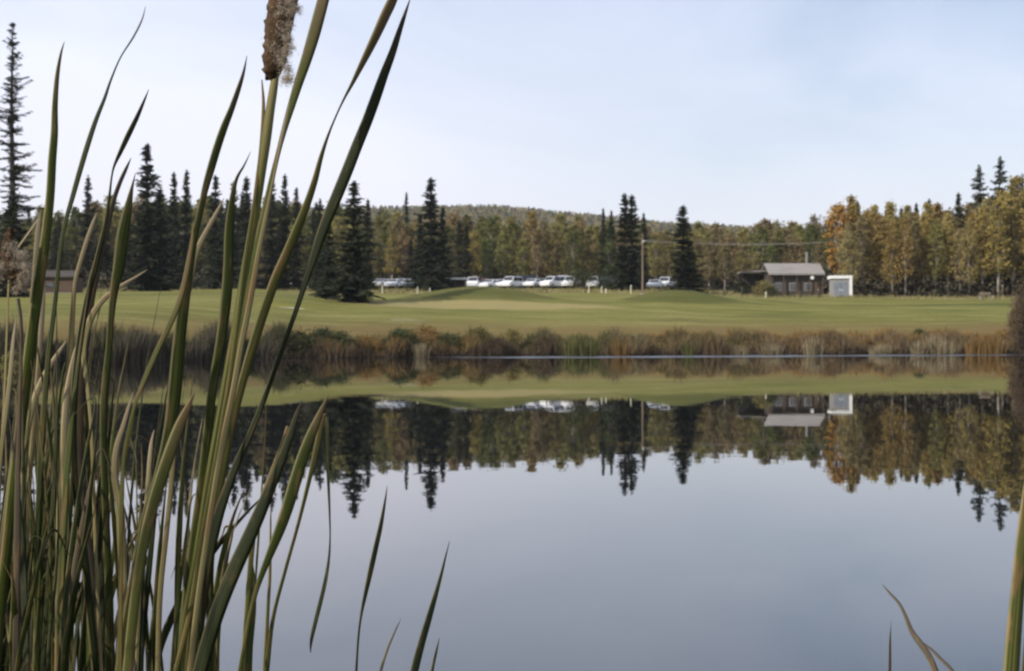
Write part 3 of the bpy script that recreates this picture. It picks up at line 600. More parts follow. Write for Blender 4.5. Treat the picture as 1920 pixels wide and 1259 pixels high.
# ------------------------------------------------------------------ buildings
def cabin():
    d = 163; x0, x1 = X(1440, d), X(1546, d); z = hgt((x0+x1)/2, d)-.1; W = x1-x0
    r = empty('cabin', ((x0+x1)/2, d, z), 0, 'low dark cabin with a pale sloping roof beside the bright orange tree', 'cabin')
    h = W/2; eave = Z(514, d)-z; ridge = Z(492, d)-z
    MB().box(-h+.2, h-.1, .35, 4.4, -.3, eave-.02).build('wall', M['dark_wood'], r)
    rf = MB(); rf.prism([(-.35, eave-.05), (-.35, eave+.06), (2.6, ridge), (5.5, eave+.06), (5.5, eave-.05), (2.6, ridge-.13)], -h, h)
    o = rf.build('roof', M['roof'], r); o.rotation_euler = (0, 0, R(90)); 
    # the prism ran along local y: turned so that the ridge runs left to right
    o.location = (0, 0, 0); o.scale = (1, -1, 1)
    MB().box(-h, h, -.36, -.30, eave-.14, eave-.06).build('fascia', M['roof'], r)
    for k in range(5): 
        xx = -h+.3+k*(W-.5)/4; MB().box(xx-.06, xx+.06, -.1, .02, -.2, eave-.07).build('porch_post', M['brown_wood'], r)
    for k in range(3):
        xx = -h+1.2+k*1.75; f = MB(); f.box(xx-.45, xx+.45, .29, .36, .85, 1.75); wn = f.build('window', M['grey_wood'], r)
        MB().box(xx-.37, xx+.37, .26, .285, .93, 1.67).build('pane', M['glasswin'], wn)
    dr = MB().box(1.9, 2.7, .29, .355, -.1, 1.85).build('door', M['brown_wood'], r); MB().box(2.55, 2.62, .22, .285, .9, 1.0).build('handle', M['trim'], dr)
    rl = MB()
    rl.box(-h+.3, h*.2, -.09, -.03, .75, .83); rl.box(-h+.3, h*.2, -.09, -.03, .25, .31)
    for k in range(9): rl.box(-h+.45+k*.4, -h+.5+k*.4, -.085, -.04, .3, .76)
    rl.build('railing', M['dark_wood'], r)
    s = MB().tube([(1.75, -.42, eave-.45), (1.75, -.36, eave-.45)], [.2, .2], 14).build('round_sign', M['trim'], r)
    MB().box(1.8, 2.0, 3.4, 3.6, eave+.3, ridge+1.35).build('chimney_pipe', M['grey_wood'], r)
cabin()
def leanto():
    d = 166; x = X(1414, d); z = hgt(x, d)-.1; r = empty('open_shed', (x, d, z), 0, 'small open shed with a pale slanting roof left of the cabin', 'shed')
    e = Z(512, d)-z; MB().prism([(-1.6, e-.02), (-1.6, e+.14), (1.5, e+.32), (1.5, e+.16)], -.2, 2.4).build('roof', M['roof'], r)
    for sx in (-1.45, 1.35):
        for sy in (0, 2.2): MB().box(sx-.07, sx+.07, sy-.07, sy+.07, -.2, e+.08).build('post', M['dark_wood'], r)
    MB().box(-1.4, 1.4, 2.26, 2.34, 0, e).build('back_wall', M['dark_wood'], r)
leanto()
def hut():
    d = 160; x = X(1579, d); z = hgt(x, d)-.1; W = 38/F*d/2; H = Z(517, d)-z
    r = empty('hut', (x, d, z), 0, 'small flat roofed hut with white frame and grey front beside the cabin', 'hut')
    MB().box(-W+.12, W-.3, .1, 1.9, -.2, H-.36).build('wall', M['grey_wood'], r)
    MB().box(-W-.05, W, -.05, 2.1, H-.34, H).build('roof', M['trim'], r)
    MB().box(W-.29, W, -.04, 2.05, -.2, H-.345).build('side_wall', M['trim'], r)
    for k in (0, 1):
        dd = MB().box(-W+.3+k*.72, -W+.98+k*.72, .04, .097, 0, H-.75).build('door', mat('blue_grey_door', (.17, .19, .22), (.23, .25, .28), 2) if k == 0 else bpy.data.materials['blue_grey_door'], r)
        MB().box(-W+.36+k*.72+(.5 if k == 0 else .02), -W+.44+k*.72+(.5 if k == 0 else .02), -.01, .038, .85, 1.0).build('handle', M['trim'], dd)
hut()
def shelter():
    d = 172; x = X(850, d); z = Z(541, d); r = empty('open_shelter', (x, d, z), 0, 'low open shelter with a flat pale roof behind the left mound', 'shelter')
    H = Z(521, d)-z; MB().box(-1.65, 1.65, -.1, 2.2, H-.22, H).build('roof', M['grey_wood'], r)
    MB().box(-1.62, 1.62, -.14, -.101, H-.21, H-.02).build('fascia', M['trim'], r)
    for sx in (-1.45, 1.45):
        for sy in (.05, 2.05): MB().box(sx-.09, sx+.09, sy-.09, sy+.09, -1.2, H-.22).build('post', M['pole'], r)
    MB().box(-1.4, 1.4, 2.02, 2.08, -1., H-.25).build('back_wall', M['dark_wood'], r)
    MB().box(-1.2, 1.2, .9, 1.3, .35, .42).build('bench_board', M['brown_wood'], r)
shelter()
def leftcabin():
    d = 128; x = X(108, d); z = hgt(x, d)-.1; r = empty('wooden_cabin', (x, d, z), 0, 'low brown wooden cabin seen through the cattail leaves on the left', 'cabin')
    e = Z(520, d)-z; MB().box(-1.5, 1.5, 0, 2.6, -.2, e).build('wall', M['brown_wood'], r)
    o = MB().prism([(-.3, e-.04), (-.3, e+.06), (1.3, e+.65), (2.9, e+.06), (2.9, e-.04), (1.3, e+.5)], -1.7, 1.7).build('roof', M['dark_wood'], r); o.rotation_euler = (0, 0, R(90)); o.scale = (1, -1, 1)
    MB().box(-1.6, 1.6, -.08, -.003, -.1, .16).build('base_board', M['grey_wood'], r)
    w_ = MB().box(-1, -.3, -.05, .0, .5, 1.1).build('window', M['dark_wood'], r); MB().box(-.93, -.37, -.07, -.052, .56, 1.04).build('pane', M['glasswin'], w_)
leftcabin()

# ------------------------------------------------------------------ power line
def pole(px, d, top, lab):
    x = X(px, d); z = hgt(x, d)-.3; H = Z(top, d)-z; r = empty('power_pole', (x, d, z), 0, lab, 'power pole')
    MB().tube([(0, 0, 0), (0, 0, H+.7)], [.12, .08], 10).build('post', M['pole'], r)
    MB().box(-.06, .06, -1.0, 1.0, H-.45, H-.3).build('crossarm', M['pole'], r)
    for k, sy in enumerate((-.85, 0, .85)): MB().tube([(0, sy, H-.3), (0, sy, H-.1)], [.05, .035], 8).build('insulator', M['trim'], r)
    return Vector((x, d, z+H-.12))
pa = pole(1205, 158, 450, 'brown wooden power pole between the twin spruces and the lone spruce'); pb = pole(1566, 172, 452, 'power pole hidden beside the bright orange tree')
for k, sy in enumerate((-.85, .85)):
    a = pa+Vector((0, sy, 0)); b = pb+Vector((0, sy, 0)); pts = [a.lerp(b, t/16)-Vector((0, 0, .35*(1-(2*t/16-1)**2))) for t in range(17)]
    o = MB().tube([p-a for p in pts], .02, 5).build('power_cable', M['wire'], None, True); o.location = a
    props(o, ['front pale power cable sagging between the two poles over the cabin', 'rear pale power cable sagging between the two poles over the cabin'][k], 'cable', 'pale power cables over the cabin')

# ------------------------------------------------------------------ cars
def car(paint, kind):
    r = empty('parked_car'); L2 = 2.15; 
    if kind == 'sedan':
        body = [(-2.15, .35), (-2.2, .72), (-1.9, .88), (-1.0, .95), (.95, .95), (1.85, .90), (2.15, .78), (2.2, .35)]
        cab = [(-1.15, .93), (-.45, 1.40), (.75, 1.43), (1.45, .93)]
    elif kind == 'van':
        body = [(-2.2, .38), (-2.25, .85), (-1.85, 1.05), (-1.3, 1.1), (2.1, 1.1), (2.2, .95), (2.2, .38)]
        cab = [(-1.4, 1.08), (-.75, 1.78), (1.95, 1.80), (2.12, 1.08)]
    else:
        body = [(-2.5, .5), (-2.55, .98), (-2.3, 1.1), (-1.2, 1.12), (2.5, 1.12), (2.6, 1.05), (2.6, .5)]
        cab = [(-1.2, 1.1), (-.6, 1.75), (.75, 1.78), (.95, 1.1)]
    w2 = .86
    b = MB().prism(body, -w2, w2); o = b.build('body', paint, r)
    bv = o.modifiers.new('b', 'BEVEL'); bv.width = .07; bv.segments = 2
    c = MB(); n = len(cab); ins = [w2-.05, w2-.2, w2-.2, w2-.05]
    c.add([(x, -ins[i], z) for i, (x, z) in enumerate(cab)]+[(x, ins[i], z) for i, (x, z) in enumerate(cab)], [(0, 1, 2, 3), (7, 6, 5, 4), (0, 4, 5, 1), (1, 5, 6, 2), (2, 6, 7, 3), (3, 7, 4, 0)])
    co = c.build('cabin_shell', paint, r); bv = co.modifiers.new('b', 'BEVEL'); bv.width = .05; bv.segments = 2
    # glass, proud of the shell
    (xa, za), (xb, zb), (xc, zc), (xd, zd) = cab
    def lerp2(p, q, t): return (p[0]+(q[0]-p[0])*t, p[1]+(q[1]-p[1])*t)
    for nm, A_, B_, sg in (('windscreen', cab[0], cab[1], -1), ('rear_window', cab[3], cab[2], 1)):
        p, q = lerp2(A_, B_, .15), lerp2(A_, B_, .88); off = sg*.02
        g_ = MB().add([(p[0]+off, -w2+.15, p[1]+.015), (p[0]+off, w2-.15, p[1]+.015), (q[0]+off, w2-.27, q[1]+.015), (q[0]+off, -w2+.27, q[1]+.015),
                       (p[0]-off, -w2+.15, p[1]-.01), (p[0]-off, w2-.15, p[1]-.01), (q[0]-off, w2-.27, q[1]-.01), (q[0]-off, -w2+.27, q[1]-.01)], [(0, 1, 2, 3), (7, 6, 5, 4), (0, 4, 5, 1), (1, 5, 6, 2), (2, 6, 7, 3), (3, 7, 4, 0)])
        g_.build(nm, M['glass'], r)
    for sg in (-1, 1):
        xs_ = [(xa+.25, xb+.22), ((xa+xd)/2-.02, (xb+xc)/2-.02), ((xa+xd)/2+.06, (xb+xc)/2+.06), (xd-.25, xc-.12)]
        for (l0, l1), (r0, r1) in ((xs_[0], xs_[1]), (xs_[2], xs_[3])):
            z0 = za+.06; z1 = zb-.07; y0 = sg*(w2-.055); y1 = sg*(w2-.178)
            MB().add([(l0, y0, z0), (r0, y0, z0), (r1, y1, z1), (l1, y1, z1), (l0, y0-sg*.03, z0), (r0, y0-sg*.03, z0), (r1, y1-sg*.03, z1), (l1, y1-sg*.03, z1)], [(0, 1, 2, 3), (7, 6, 5, 4), (0, 4, 5, 1), (1, 5, 6, 2), (2, 6, 7, 3), (3, 7, 4, 0)]).build('side_window', M['glass'], r)
    for sx in (-1.38, 1.38):
        for sy in (-1, 1):
            t = MB().tube([(sx, sy*.66, .32), (sx, sy*.9, .32)], [.32, .32], 16).build('wheel', M['tyre'], r)
            MB().tube([(sx, sy*.89, .32), (sx, sy*.915, .32)], [.19, .18], 10).build('rim', M['rim'], t)
    fx = body[1][0]
    for sy in (-1, 1): MB().box(fx-.02, fx+.09, sy*.62-.14, sy*.62+.14, .62, .76).build('headlight', M['lamp'], r)
    return r
K = [car(M['white_paint'], 'sedan'), car(M['white_paint'], 'van'), car(M['silver_paint'], 'sedan'), car(M['dark_paint'], 'van'), car(M['white_paint'], 'pickup'), car(M['red_paint'], 'sedan')]
uk = set(); GC = 'cars parked behind the lawn'
for px, d, k, rot, base, lab in ((716, 184, 2, 70, 541, 'silver car farthest left in the row, right of the full spruce'), (738, 183, 0, 80, 540, 'white car next to the leftmost silver car'), (766, 186, 2, 60, 541, 'silver car left of the pointed dark spruce'),
    (888, 187, 1, 85, 540, 'small white van just right of the pale flat shelter'), (922, 184, 0, 55, 542, 'white sedan behind the right slope of the left mound'), (960, 183, 1, 62, 542, 'white van second right of the left mound'), (1000, 184, 0, 68, 543, 'white car between two white vans right of the left mound'),
    (1038, 182, 1, 52, 543, 'large white van in the middle of the row'), (1072, 182, 1, 70, 543, 'white van seen from its nose, right of the large white van'), (1112, 181, 1, 85, 543, 'white van standing alone near the green bush'), (1142, 184, 3, 20, 542, 'dark van at the right end behind the green bush'),
    (1228, 178, 0, 75, 544, 'white car right of the power pole'), (1250, 180, 1, 65, 543, 'white van partly behind the white car right of the power pole'), (942, 185, 0, 75, 542, 'white car squeezed between the white sedan and the next van'), (1020, 185, 2, 80, 542, 'silver car left of the large white van'), (1056, 186, 4, 80, 542, 'white pickup nose on, behind the two middle vans'), (752, 185, 0, 75, 541, 'white car between two silver cars at the left of the row'), (546, 176, 0, 20, 540, 'white car glimpsed between the cattail leaves and the full spruce'),
    (980, 190, 3, 30, 541, 'dark car behind the white van second right of the left mound'), (908, 190, 5, 60, 541, 'dull red car between the small van and the white sedan')):
    o = K[k] if k not in uk else copy_tree(K[k]); uk.add(k); x = X(px, d); zz = hgt(x, d)
    o.location = (x, d, zz-.06); o.scale = (.9, .9, .9); o.rotation_euler = (0, 0, R(rot)); props(o, lab, 'car', GC)
    print('car', px, 'ground row', round(HZ-(zz-CZ)*F/d, 1))

# ------------------------------------------------------------------ stakes at the back of the lawn
us_ = {}
def stake(m):
    r = MB(); r.tube([(0, 0, -.1), (0, 0, .78)], [.07, .065], 8); r.tube([(0, 0, .78), (0, 0, .86)], [.065, .02], 8); return r.build('marker_stake', M[m])
GS = 'marker stakes at the back of the lawn'
for px, d, m, s, lab in ((1104, 150, 'stake_white', .9, 'pale stake in front of the white van standing alone'), (1128, 150, 'stake_white', .8, 'pale stake right of the lone van'), (1136, 148, 'stake_white', .6, 'short pale stake nearest to the green bush'), (1025, 150, 'stake_dark', 1., 'dark stake in front of the large white van'),
    (1183, 150, 'stake_white', 1.1, 'pale stake at the foot of the twin spruces'), (1358, 150, 'stake_dark', .8, 'dark stake behind the right mound'), (1391, 148, 'stake_dark', 1.3, 'tall dark stake left of the cabin'), (1436, 150, 'stake_white', .8, 'pale stake at the left corner of the cabin'), (1500, 150, 'stake_dark', .9, 'dark stake in front of the cabin'),
    (1535, 150, 'stake_dark', .8, 'dark stake between cabin and white hut'), (717, 150, 'stake_white', 1., 'pale stake below the leftmost silver car'), (783, 150, 'stake_white', .9, 'left pale stake below the pointed dark spruce'), (806, 150, 'stake_white', .8, 'right pale stake below the pointed dark spruce')):
    if m not in us_: us_[m] = o = stake(m)
    else: o = us_[m].copy(); C.objects.link(o)
    x = X(px, d); o.location = (x, d, hgt(x, d)); o.scale = (1, 1, s); props(o, lab, 'stake', GS)
d = 152; x = X(1848, d); r = empty('bench', (x, d, hgt(x, d)), 0, 'small pale bench in front of the golden wood on the right', 'bench')
MB().box(-.75, .75, -.2, .2, .42, .48).build('seat', M['pole'], r); MB().box(-.6, .6, .18, .22, .55, .80).build('backrest', M['pole'], r)
for sx in (-.6, .6): MB().box(sx-.04, sx+.04, -.15, .17, 0, .42).build('leg', M['grey_wood'], r)

# ------------------------------------------------------------------ cattails in the foreground
def crom(P, n):
    P = np.array(P, float); P = np.vstack([2*P[0]-P[1], P, 2*P[-1]-P[-2]]); m = len(P)-3; T = np.linspace(0, m-1e-6, n); i = T.astype(int); t = (T-i)[:, None]
    a, b, c, d_ = P[i], P[i+1], P[i+2], P[i+3]
    return .5*((2*b)+(-a+c)*t+(2*a-5*b+4*c-d_)*t**2+(-a+3*b-3*c+d_)*t**3)
WS = .80
def blade(pts, depth, base, root, m, name='leaf', dtip=0., theta=0., round_=False, n=None, parent=None):
    """pts: (px,py,apparent width) tip first, as they lie at the leaf's own distance; the leaf then runs on down to its root in the mud.
       Built as a solid lens-section blade in the plant's own frame."""
    k = len(pts); P = []
    for i, (px, py, wd) in enumerate(pts):
        d = depth+dtip*(1-i/(k-1))
        P.append((X(px, d), d, Z(py, d), wd*WS/F*d))
    if base is not None:
        wl = max(P[-1][3], .008); a = np.array(P[-1][:3]); tdir = a-np.array(P[-2][:3]); tdir /= np.linalg.norm(tdir); bb = np.array(base); c = a+tdir*np.linalg.norm(bb-a)*.4
        for t in (.1, .22, .36, .52, .7, .86, 1.): P.append((*((1-t)**2*a+2*t*(1-t)*c+t*t*bb), wl*(1-.1*t)))
    n = n or (10+5*len(P)); S = crom(P, n); pos = S[:, :3]; wd = np.clip(S[:, 3], .0008, None)
    org = np.array(root.location); T = np.gradient(pos, axis=0); T /= np.linalg.norm(T, axis=1)[:, None]
    view = np.array([0, 1., 0]); side = np.cross(T, view); side /= np.linalg.norm(side, axis=1)[:, None]; nor = np.cross(side, T)
    th = theta*(1+.5*np.sin(np.linspace(0, 3, n)+theta*5)); ct, st = np.cos(th)[:, None], np.sin(th)[:, None]
    A = side*ct+nor*st; B = -side*st+nor*ct
    hw = (wd/2/np.maximum(np.abs(np.cos(th)), .5))[:, None]; 
    if round_:
        K_ = 10; V = np.stack([pos+(side*math.cos(2*math.pi*j/K_)+nor*math.sin(2*math.pi*j/K_))*(wd/2)[:, None] for j in range(K_)], 1)
        us = [j/K_ for j in range(K_)]
    else:
        prof = [(-1, 0), (-.5, -.16), (0, -.20), (.5, -.14), (1, 0.02), (.5, .10), (0, .05), (-.5, .09)]; K_ = len(prof)
        V = np.stack([pos+A*hw*u+B*hw*v for u, v in prof], 1); us = [0, .25, .5, .75, 1, .75, .5, .25]
    V = V.reshape(-1, 3)-org; i = (np.arange(n-1)[:, None]*K_+np.arange(K_)[None, :]); j = (np.arange(n-1)[:, None]*K_+(np.arange(K_)+1)[None, :] % K_)
    Q = np.stack([i.ravel(), j.ravel(), (j+K_).ravel(), (i+K_).ravel()], 1)
    vv = 1-np.linspace(0, 1, n); uv = np.stack([np.tile(us, n), np.repeat(vv, K_)], 1)
    return build(name, V, Q, m, parent or root, smooth=True, uv=uv)
def plant(px, d, label, z=-.28, kind='cattail'):
    """px: where the plant would meet the frame's bottom line"""
    return empty(kind, (X(px, d), d, z), 0, label, 'cattail', 'cattails at the near edge of the pond')
G, D_, O_, S__, B_ = M['leaf_green'], M['leaf_dark'], M['leaf_olive'], M['leaf_straw'], M['leaf_dead']

PL = {}
def P_(key, px, d, label): PL[key] = plant(px, d, label)
P_('a', -60, 2.30, 'leftmost cattail with a burst white seed head and a tall leaf ending brown')
P_('b', 60, 2.55, 'cattail at the left whose longest leaf has a thin curling grey tip')
P_('c', 215, 2.40, 'cattail with a pale dry bent leaf and a wide green leaf')
P_('d', 230, 2.10, 'cattail whose broad green leaf reaches the sky left of the seed head')
P_('e', 330, 2.20, 'cattail bearing the ragged brown seed head at the top of the photo')
P_('f', 365, 2.35, 'cattail with the longest dark leaf leaning right to the top edge')
P_('g', 395, 2.0, 'cattail with broad dark leaves leaning right over the water')
P_('h', 480, 2.45, 'thin cattail with a broken leaf hanging down over the water')
P_('i', 668, 2.2, 'single slim young cattail blade standing free of the clump')
P_('j', 775, 2.0, 'short pair of cattail blades at the bottom of the photo, right of the free blade')
P_('k', 1897, 1.5, 'cattail at the right edge with one very broad pale green blade')
P_('l', 1770, 1.9, 'withered grey cattail with bent broken leaves near the bottom right')
def base_of(key, dx=0., dy=0.): l_ = PL[key].location; return (l_.x+dx, l_.y+dy, l_.z)
def lf(key, pts, m, dd=0., dtip=.1, theta=.3, dx=0., **k):
    return blade(pts, PL[key].location.y+dd, base_of(key, dx, dd), PL[key], m, dtip=dtip, theta=theta, **k)
lf('a', [(121, 78, 1), (114, 102, 5), (107, 145, 9), (103, 200, 12), (102, 250, 15), (98, 300, 17), (94, 370, 18), (86, 440, 20), (75, 520, 22), (62, 610, 24), (48, 720, 24), (35, 830, 24), (20, 960, 24), (5, 1100, 24), (-10, 1259, 26)], G, theta=.4)
lf('b', [(273, 12, 1), (266, 38, 4), (250, 70, 5), (226, 108, 4), (208, 150, 6), (196, 185, 9), (180, 225, 12), (165, 270, 14), (150, 320, 14), (136, 370, 13), (122, 420, 11), (112, 480, 10), (104, 560, 12), (92, 660, 14), (80, 800, 16), (72, 950, 16), (66, 1100, 18), (64, 1259, 18)], D_, theta=-.5)
lf('c', [(279, 168, 1), (270, 190, 5), (257, 220, 9), (240, 255, 11), (226, 285, 9), (214, 312, 5), (209, 335, 4), (205, 370, 6), (198, 420, 9), (184, 480, 12), (164, 560, 14), (148, 650, 16), (138, 760, 16), (140, 900, 16), (160, 1060, 18), (180, 1259, 18)], D_, theta=.5)
lf('d', [(463, 105, 1), (457, 135, 6), (448, 165, 10), (434, 205, 13), (420, 240, 16), (408, 275, 17), (396, 315, 17), (386, 350, 15), (378, 385, 13), (368, 430, 14), (357, 490, 18), (346, 560, 24), (336, 640, 28), (328, 730, 30), (318, 810, 28), (300, 890, 27), (276, 970, 26), (258, 1060, 25), (242, 1150, 26), (228, 1259, 30)], G, theta=.35)
# seed head plant
st = lf('e', [(520, 120, 14), (513, 165, 20), (506, 210, 22), (499, 260, 24), (490, 320, 23), (480, 390, 21), (468, 460, 20), (455, 530, 19), (440, 620, 18), (424, 710, 18), (408, 800, 17), (392, 890, 17), (378, 980, 17), (362, 1080, 18), (348, 1160, 18), (336, 1259, 20)], M['stalk'], round_=True, name='flower_stalk', theta=0, dtip=.06)
def seed_head(pts, key, dd, name='seed_head'):
    root = PL[key]; o = blade([(a, b, c/WS) for a, b, c in pts], root.location.y+dd, None, root, M['seed'], name=name, round_=True, n=46)
    me = o.data; g = np.random.default_rng(9)
    co = np.zeros(len(me.vertices)*3); me.vertices.foreach_get('co', co); co = co.reshape(-1, 3); co += g.normal(size=co.shape)*.0016; me.vertices.foreach_set('co', co.ravel()); return o
sh_ = seed_head([(550, -160, 20), (545, -140, 42), (538, -60, 52), (530, 0, 54), (522, 50, 51), (516, 95, 47), (511, 130, 38), (507, 150, 18)], 'e', .06)
def fluff(parent, cen, rad, n, key, g, size=.0035, m='fluff', ax=None):
    """tufts of seed hairs bursting from the head"""
    root = PL[key]; org = np.array(root.location); cen = np.array(cen); c = cen[g.integers(0, len(cen), n)]
    P = c[:, :3]+g.normal(size=(n, 3))*rad-org; dr = g.normal(size=(n, 3)); dr[:, 2] -= .4; dr /= np.linalg.norm(dr, axis=1)[:, None]
    s = size*g.uniform(.6, 2.2, n)[:, None]; w_ = np.cross(dr, g.normal(size=(n, 3))); w_ /= np.linalg.norm(w_, axis=1)[:, None]; w_ *= .00035
    V = np.stack([P-w_, P+w_, P+dr*s+w_*.4, P+dr*s-w_*.4], 1).reshape(-1, 3)
    return build('seed_fluff', V, np.arange(4*n).reshape(n, 4), M[m], parent)
g = np.random.default_rng(4); d_e = PL['e'].location.y+.03
cen = [(X(px, d_e), d_e-.01, Z(py, d_e)) for px, py in ((548, 0), (552, -40), (546, 25), (543, 50), (540, 75), (538, 100), (540, 130), (545, 150), (536, 150), (530, 115), (545, 90), (556, 20))]
fluff(sh_, cen, .0044, 3000, 'e', g, .0038)
cen = [(X(px, d_e), d_e-.022, Z(py, d_e)) for px, py in ((532, 60), (525, 110), (536, 20), (522, 30), (515, 90), (528, -30), (540, 5))]
fluff(sh_, cen, .006, 700, 'e', g, .003)
lf('e', [(622, -60, 26), (606, 0, 29), (590, 60, 30), (575, 110, 27), (560, 155, 23), (546, 200, 19), (534, 240, 15), (522, 285, 12), (510, 335, 14), (496, 400, 18), (480, 470, 20), (464, 540, 20), (448, 620, 20), (432, 700, 19), (416, 790, 18), (398, 880, 18), (380, 980, 18), (362, 1080, 18), (345, 1259, 20)], G, dd=.06, theta=-.4)
lf('e', [(544, 190, 1), (536, 225, 6), (528, 262, 7), (520, 300, 5), (510, 350, 6), (498, 410, 9), (484, 480, 11), (470, 560, 13), (452, 650, 13), (438, 730, 14), (420, 820, 15), (404, 910, 15), (388, 1010, 14), (372, 1120, 14), (356, 1259, 14)], S__, dd=-.08, theta=.2)
lf('e', [(491, 150, 3), (494, 200, 8), (490, 270, 9), (482, 340, 8), (472, 410, 9), (458, 500, 9), (446, 600, 9), (432, 700, 10), (415, 800, 10), (398, 900, 10), (380, 1000, 10), (356, 1150, 12), (330, 1259, 12)], O_, dd=-.04, theta=.1)
lf('f', [(752, -50, 10), (738, -5, 20), (722, 30, 21), (706, 65, 19), (690, 98, 16), (674, 130, 12), (660, 158, 8), (645, 186, 5), (630, 218, 4), (615, 255, 6), (602, 295, 10), (590, 340, 14), (575, 385, 17), (557, 430, 20), (538, 475, 21), (518, 520, 22), (498, 575, 22), (480, 630, 22), (462, 690, 20), (446, 750, 19), (430, 820, 18), (416, 890, 20), (402, 960, 24), (386, 1060, 26), (372, 1160, 26), (360, 1259, 26)], O_, dd=.1, theta=.5)
lf('f', [(769, -2, 2), (760, 25, 8), (749, 58, 13), (736, 98, 18), (720, 140, 22), (704, 185, 25), (688, 228, 26), (670, 272, 27), (652, 318, 28), (634, 362, 28), (616, 405, 27), (600, 448, 24), (586, 490, 19), (572, 532, 14), (556, 580, 12), (538, 630, 12), (520, 680, 12), (502, 730, 13), (484, 778, 14), (464, 825, 16), (444, 870, 19), (425, 920, 23), (406, 980, 27), (388, 1060, 30), (374, 1160, 30), (362, 1259, 30)], D_, dd=-.05, theta=-.35)
lf('g', [(615, 742, 2), (603, 770, 12), (588, 805, 21), (574, 840, 25), (562, 875, 27), (550, 915, 28), (538, 955, 27), (524, 995, 24), (508, 1035, 19), (492, 1075, 14), (480, 1110, 11), (468, 1160, 10), (458, 1210, 9), (450, 1259, 10)], G, theta=.2, dx=.03)
lf('g', [(566, 750, 1), (556, 780, 12), (543, 820, 17), (527, 865, 21), (508, 912, 26), (487, 962, 31), (465, 1012, 34), (441, 1065, 36), (418, 1120, 37), (397, 1180, 37), (375, 1259, 37)], D_, theta=-.25)
lf('g', [(540, 800, 8), (530, 835, 12), (512, 880, 10), (490, 940, 12), (476, 1000, 12), (468, 1080, 12), (462, 1160, 11), (455, 1259, 11)], O_, dd=.15, theta=.3)
lf('f', [(470, 285, 1), (458, 310, 4), (444, 335, 7), (436, 370, 12), (430, 430, 20), (428, 500, 22), (424, 560, 24), (414, 640, 22), (400, 720, 20), (388, 820, 20), (376, 930, 22), (362, 1040, 26), (350, 1150, 28), (342, 1259, 28)], G, dd=.2, theta=.3)
lf('d', [(420, 372, 1), (410, 392, 7), (396, 418, 10), (380, 448, 12), (366, 480, 15), (356, 520, 20), (344, 570, 22), (334, 630, 20), (330, 700, 16), (328, 800, 14), (322, 900, 12), (312, 1000, 12), (300, 1120, 12), (296, 1259, 12)], S__, dd=.12, theta=.2)
lf('d', [(362, 415, 2), (360, 450, 8), (352, 500, 12), (338, 560, 14), (318, 610, 14), (296, 655, 14), (274, 705, 13), (256, 750, 9), (243, 800, 10), (232, 860, 10), (228, 950, 12), (226, 1100, 12), (225, 1259, 14)], O_, dd=-.1, theta=-.3)
lf('d', [(365, 735, 2), (352, 765, 14), (336, 800, 22), (318, 850, 26), (298, 910, 26), (278, 980, 24), (262, 1060, 22), (250, 1150, 22), (240, 1259, 24)], O_, dd=-.2, theta=.3)
# c: bent dry leaf, pale stalk
lf('c', [(276, 506, 1), (258, 518, 5), (238, 530, 8), (214, 545, 11), (192, 564, 13), (173, 592, 15), (160, 630, 15), (157, 670, 12), (163, 720, 9), (170, 790, 8), (175, 900, 8), (180, 1050, 8), (190, 1259, 8)], S__, theta=.1)
lf('c', [(246, 296, 1), (236, 318, 7), (224, 345, 9), (212, 380, 10), (200, 430, 12), (186, 490, 13), (172, 560, 14), (160, 650, 16), (150, 760, 18), (150, 880, 18), (162, 1000, 18), (176, 1120, 20), (186, 1259, 20)], B_, dd=.1, theta=.3)
lf('c', [(254, 325, 1), (248, 350, 6), (243, 375, 13), (237, 405, 21), (230, 445, 27), (223, 500, 25), (214, 545, 18), (208, 600, 14), (204, 660, 15), (198, 720, 17), (194, 800, 16), (196, 900, 15), (200, 1000, 16), (205, 1120, 18), (206, 1259, 20)], G, theta=.3, dd=-.1)
lf('c', [(250, 735, 1), (241, 765, 8), (231, 800, 12), (219, 840, 15), (215, 890, 17), (224, 950, 20), (228, 1010, 22), (230, 1060, 20), (232, 1100, 17), (230, 1160, 20), (226, 1259, 24)], S__, dd=.05, theta=.0)
lf('c', [(289, 806, 1), (284, 830, 7), (281, 860, 10), (278, 900, 10), (274, 950, 9), (268, 1010, 8), (262, 1100, 8), (256, 1259, 8)], S__, dd=.3, theta=.2)
# b / a: the dense left clump
lf('b', [(182, 398, 1), (174, 420, 8), (162, 455, 10), (150, 495, 10), (141, 530, 9), (136, 590, 11), (132, 660, 14), (126, 740, 14), (118, 830, 14), (112, 940, 14), (110, 1080, 14), (108, 1259, 14)], S__, dd=-.1, theta=.2)
lf('b', [(124, 640, 2), (106, 668, 10), (86, 700, 13), (68, 740, 14), (56, 785, 14), (48, 840, 14), (44, 920, 14), (44, 1050, 14), (48, 1259, 14)], S__, dd=.08, theta=.2)
lf('b', [(143, 645, 2), (136, 680, 9), (128, 725, 13), (122, 780, 15), (120, 850, 15), (122, 940, 14), (124, 1050, 14), (120, 1259, 14)], S__, dd=-.2, theta=.3)
lf('a', [(76, 398, 2), (72, 430, 12), (68, 480, 13), (63, 530, 10), (56, 600, 10), (46, 690, 12), (36, 790, 14), (20, 900, 14), (0, 1060, 14), (-20, 1259, 14)], S__, dd=.1, theta=.2)
lf('b', [(84, 530, 2), (80, 580, 9), (76, 640, 10), (70, 720, 11), (62, 820, 12), (52, 940, 12), (50, 1080, 12), (56, 1259, 12)], S__, dd=.2, theta=.4)
lf('a', [(30, 596, 1), (25, 640, 8), (20, 700, 10), (12, 770, 10), (2, 850, 10), (-10, 980, 12), (-30, 1259, 12)], S__, dd=-.1, theta=.2)
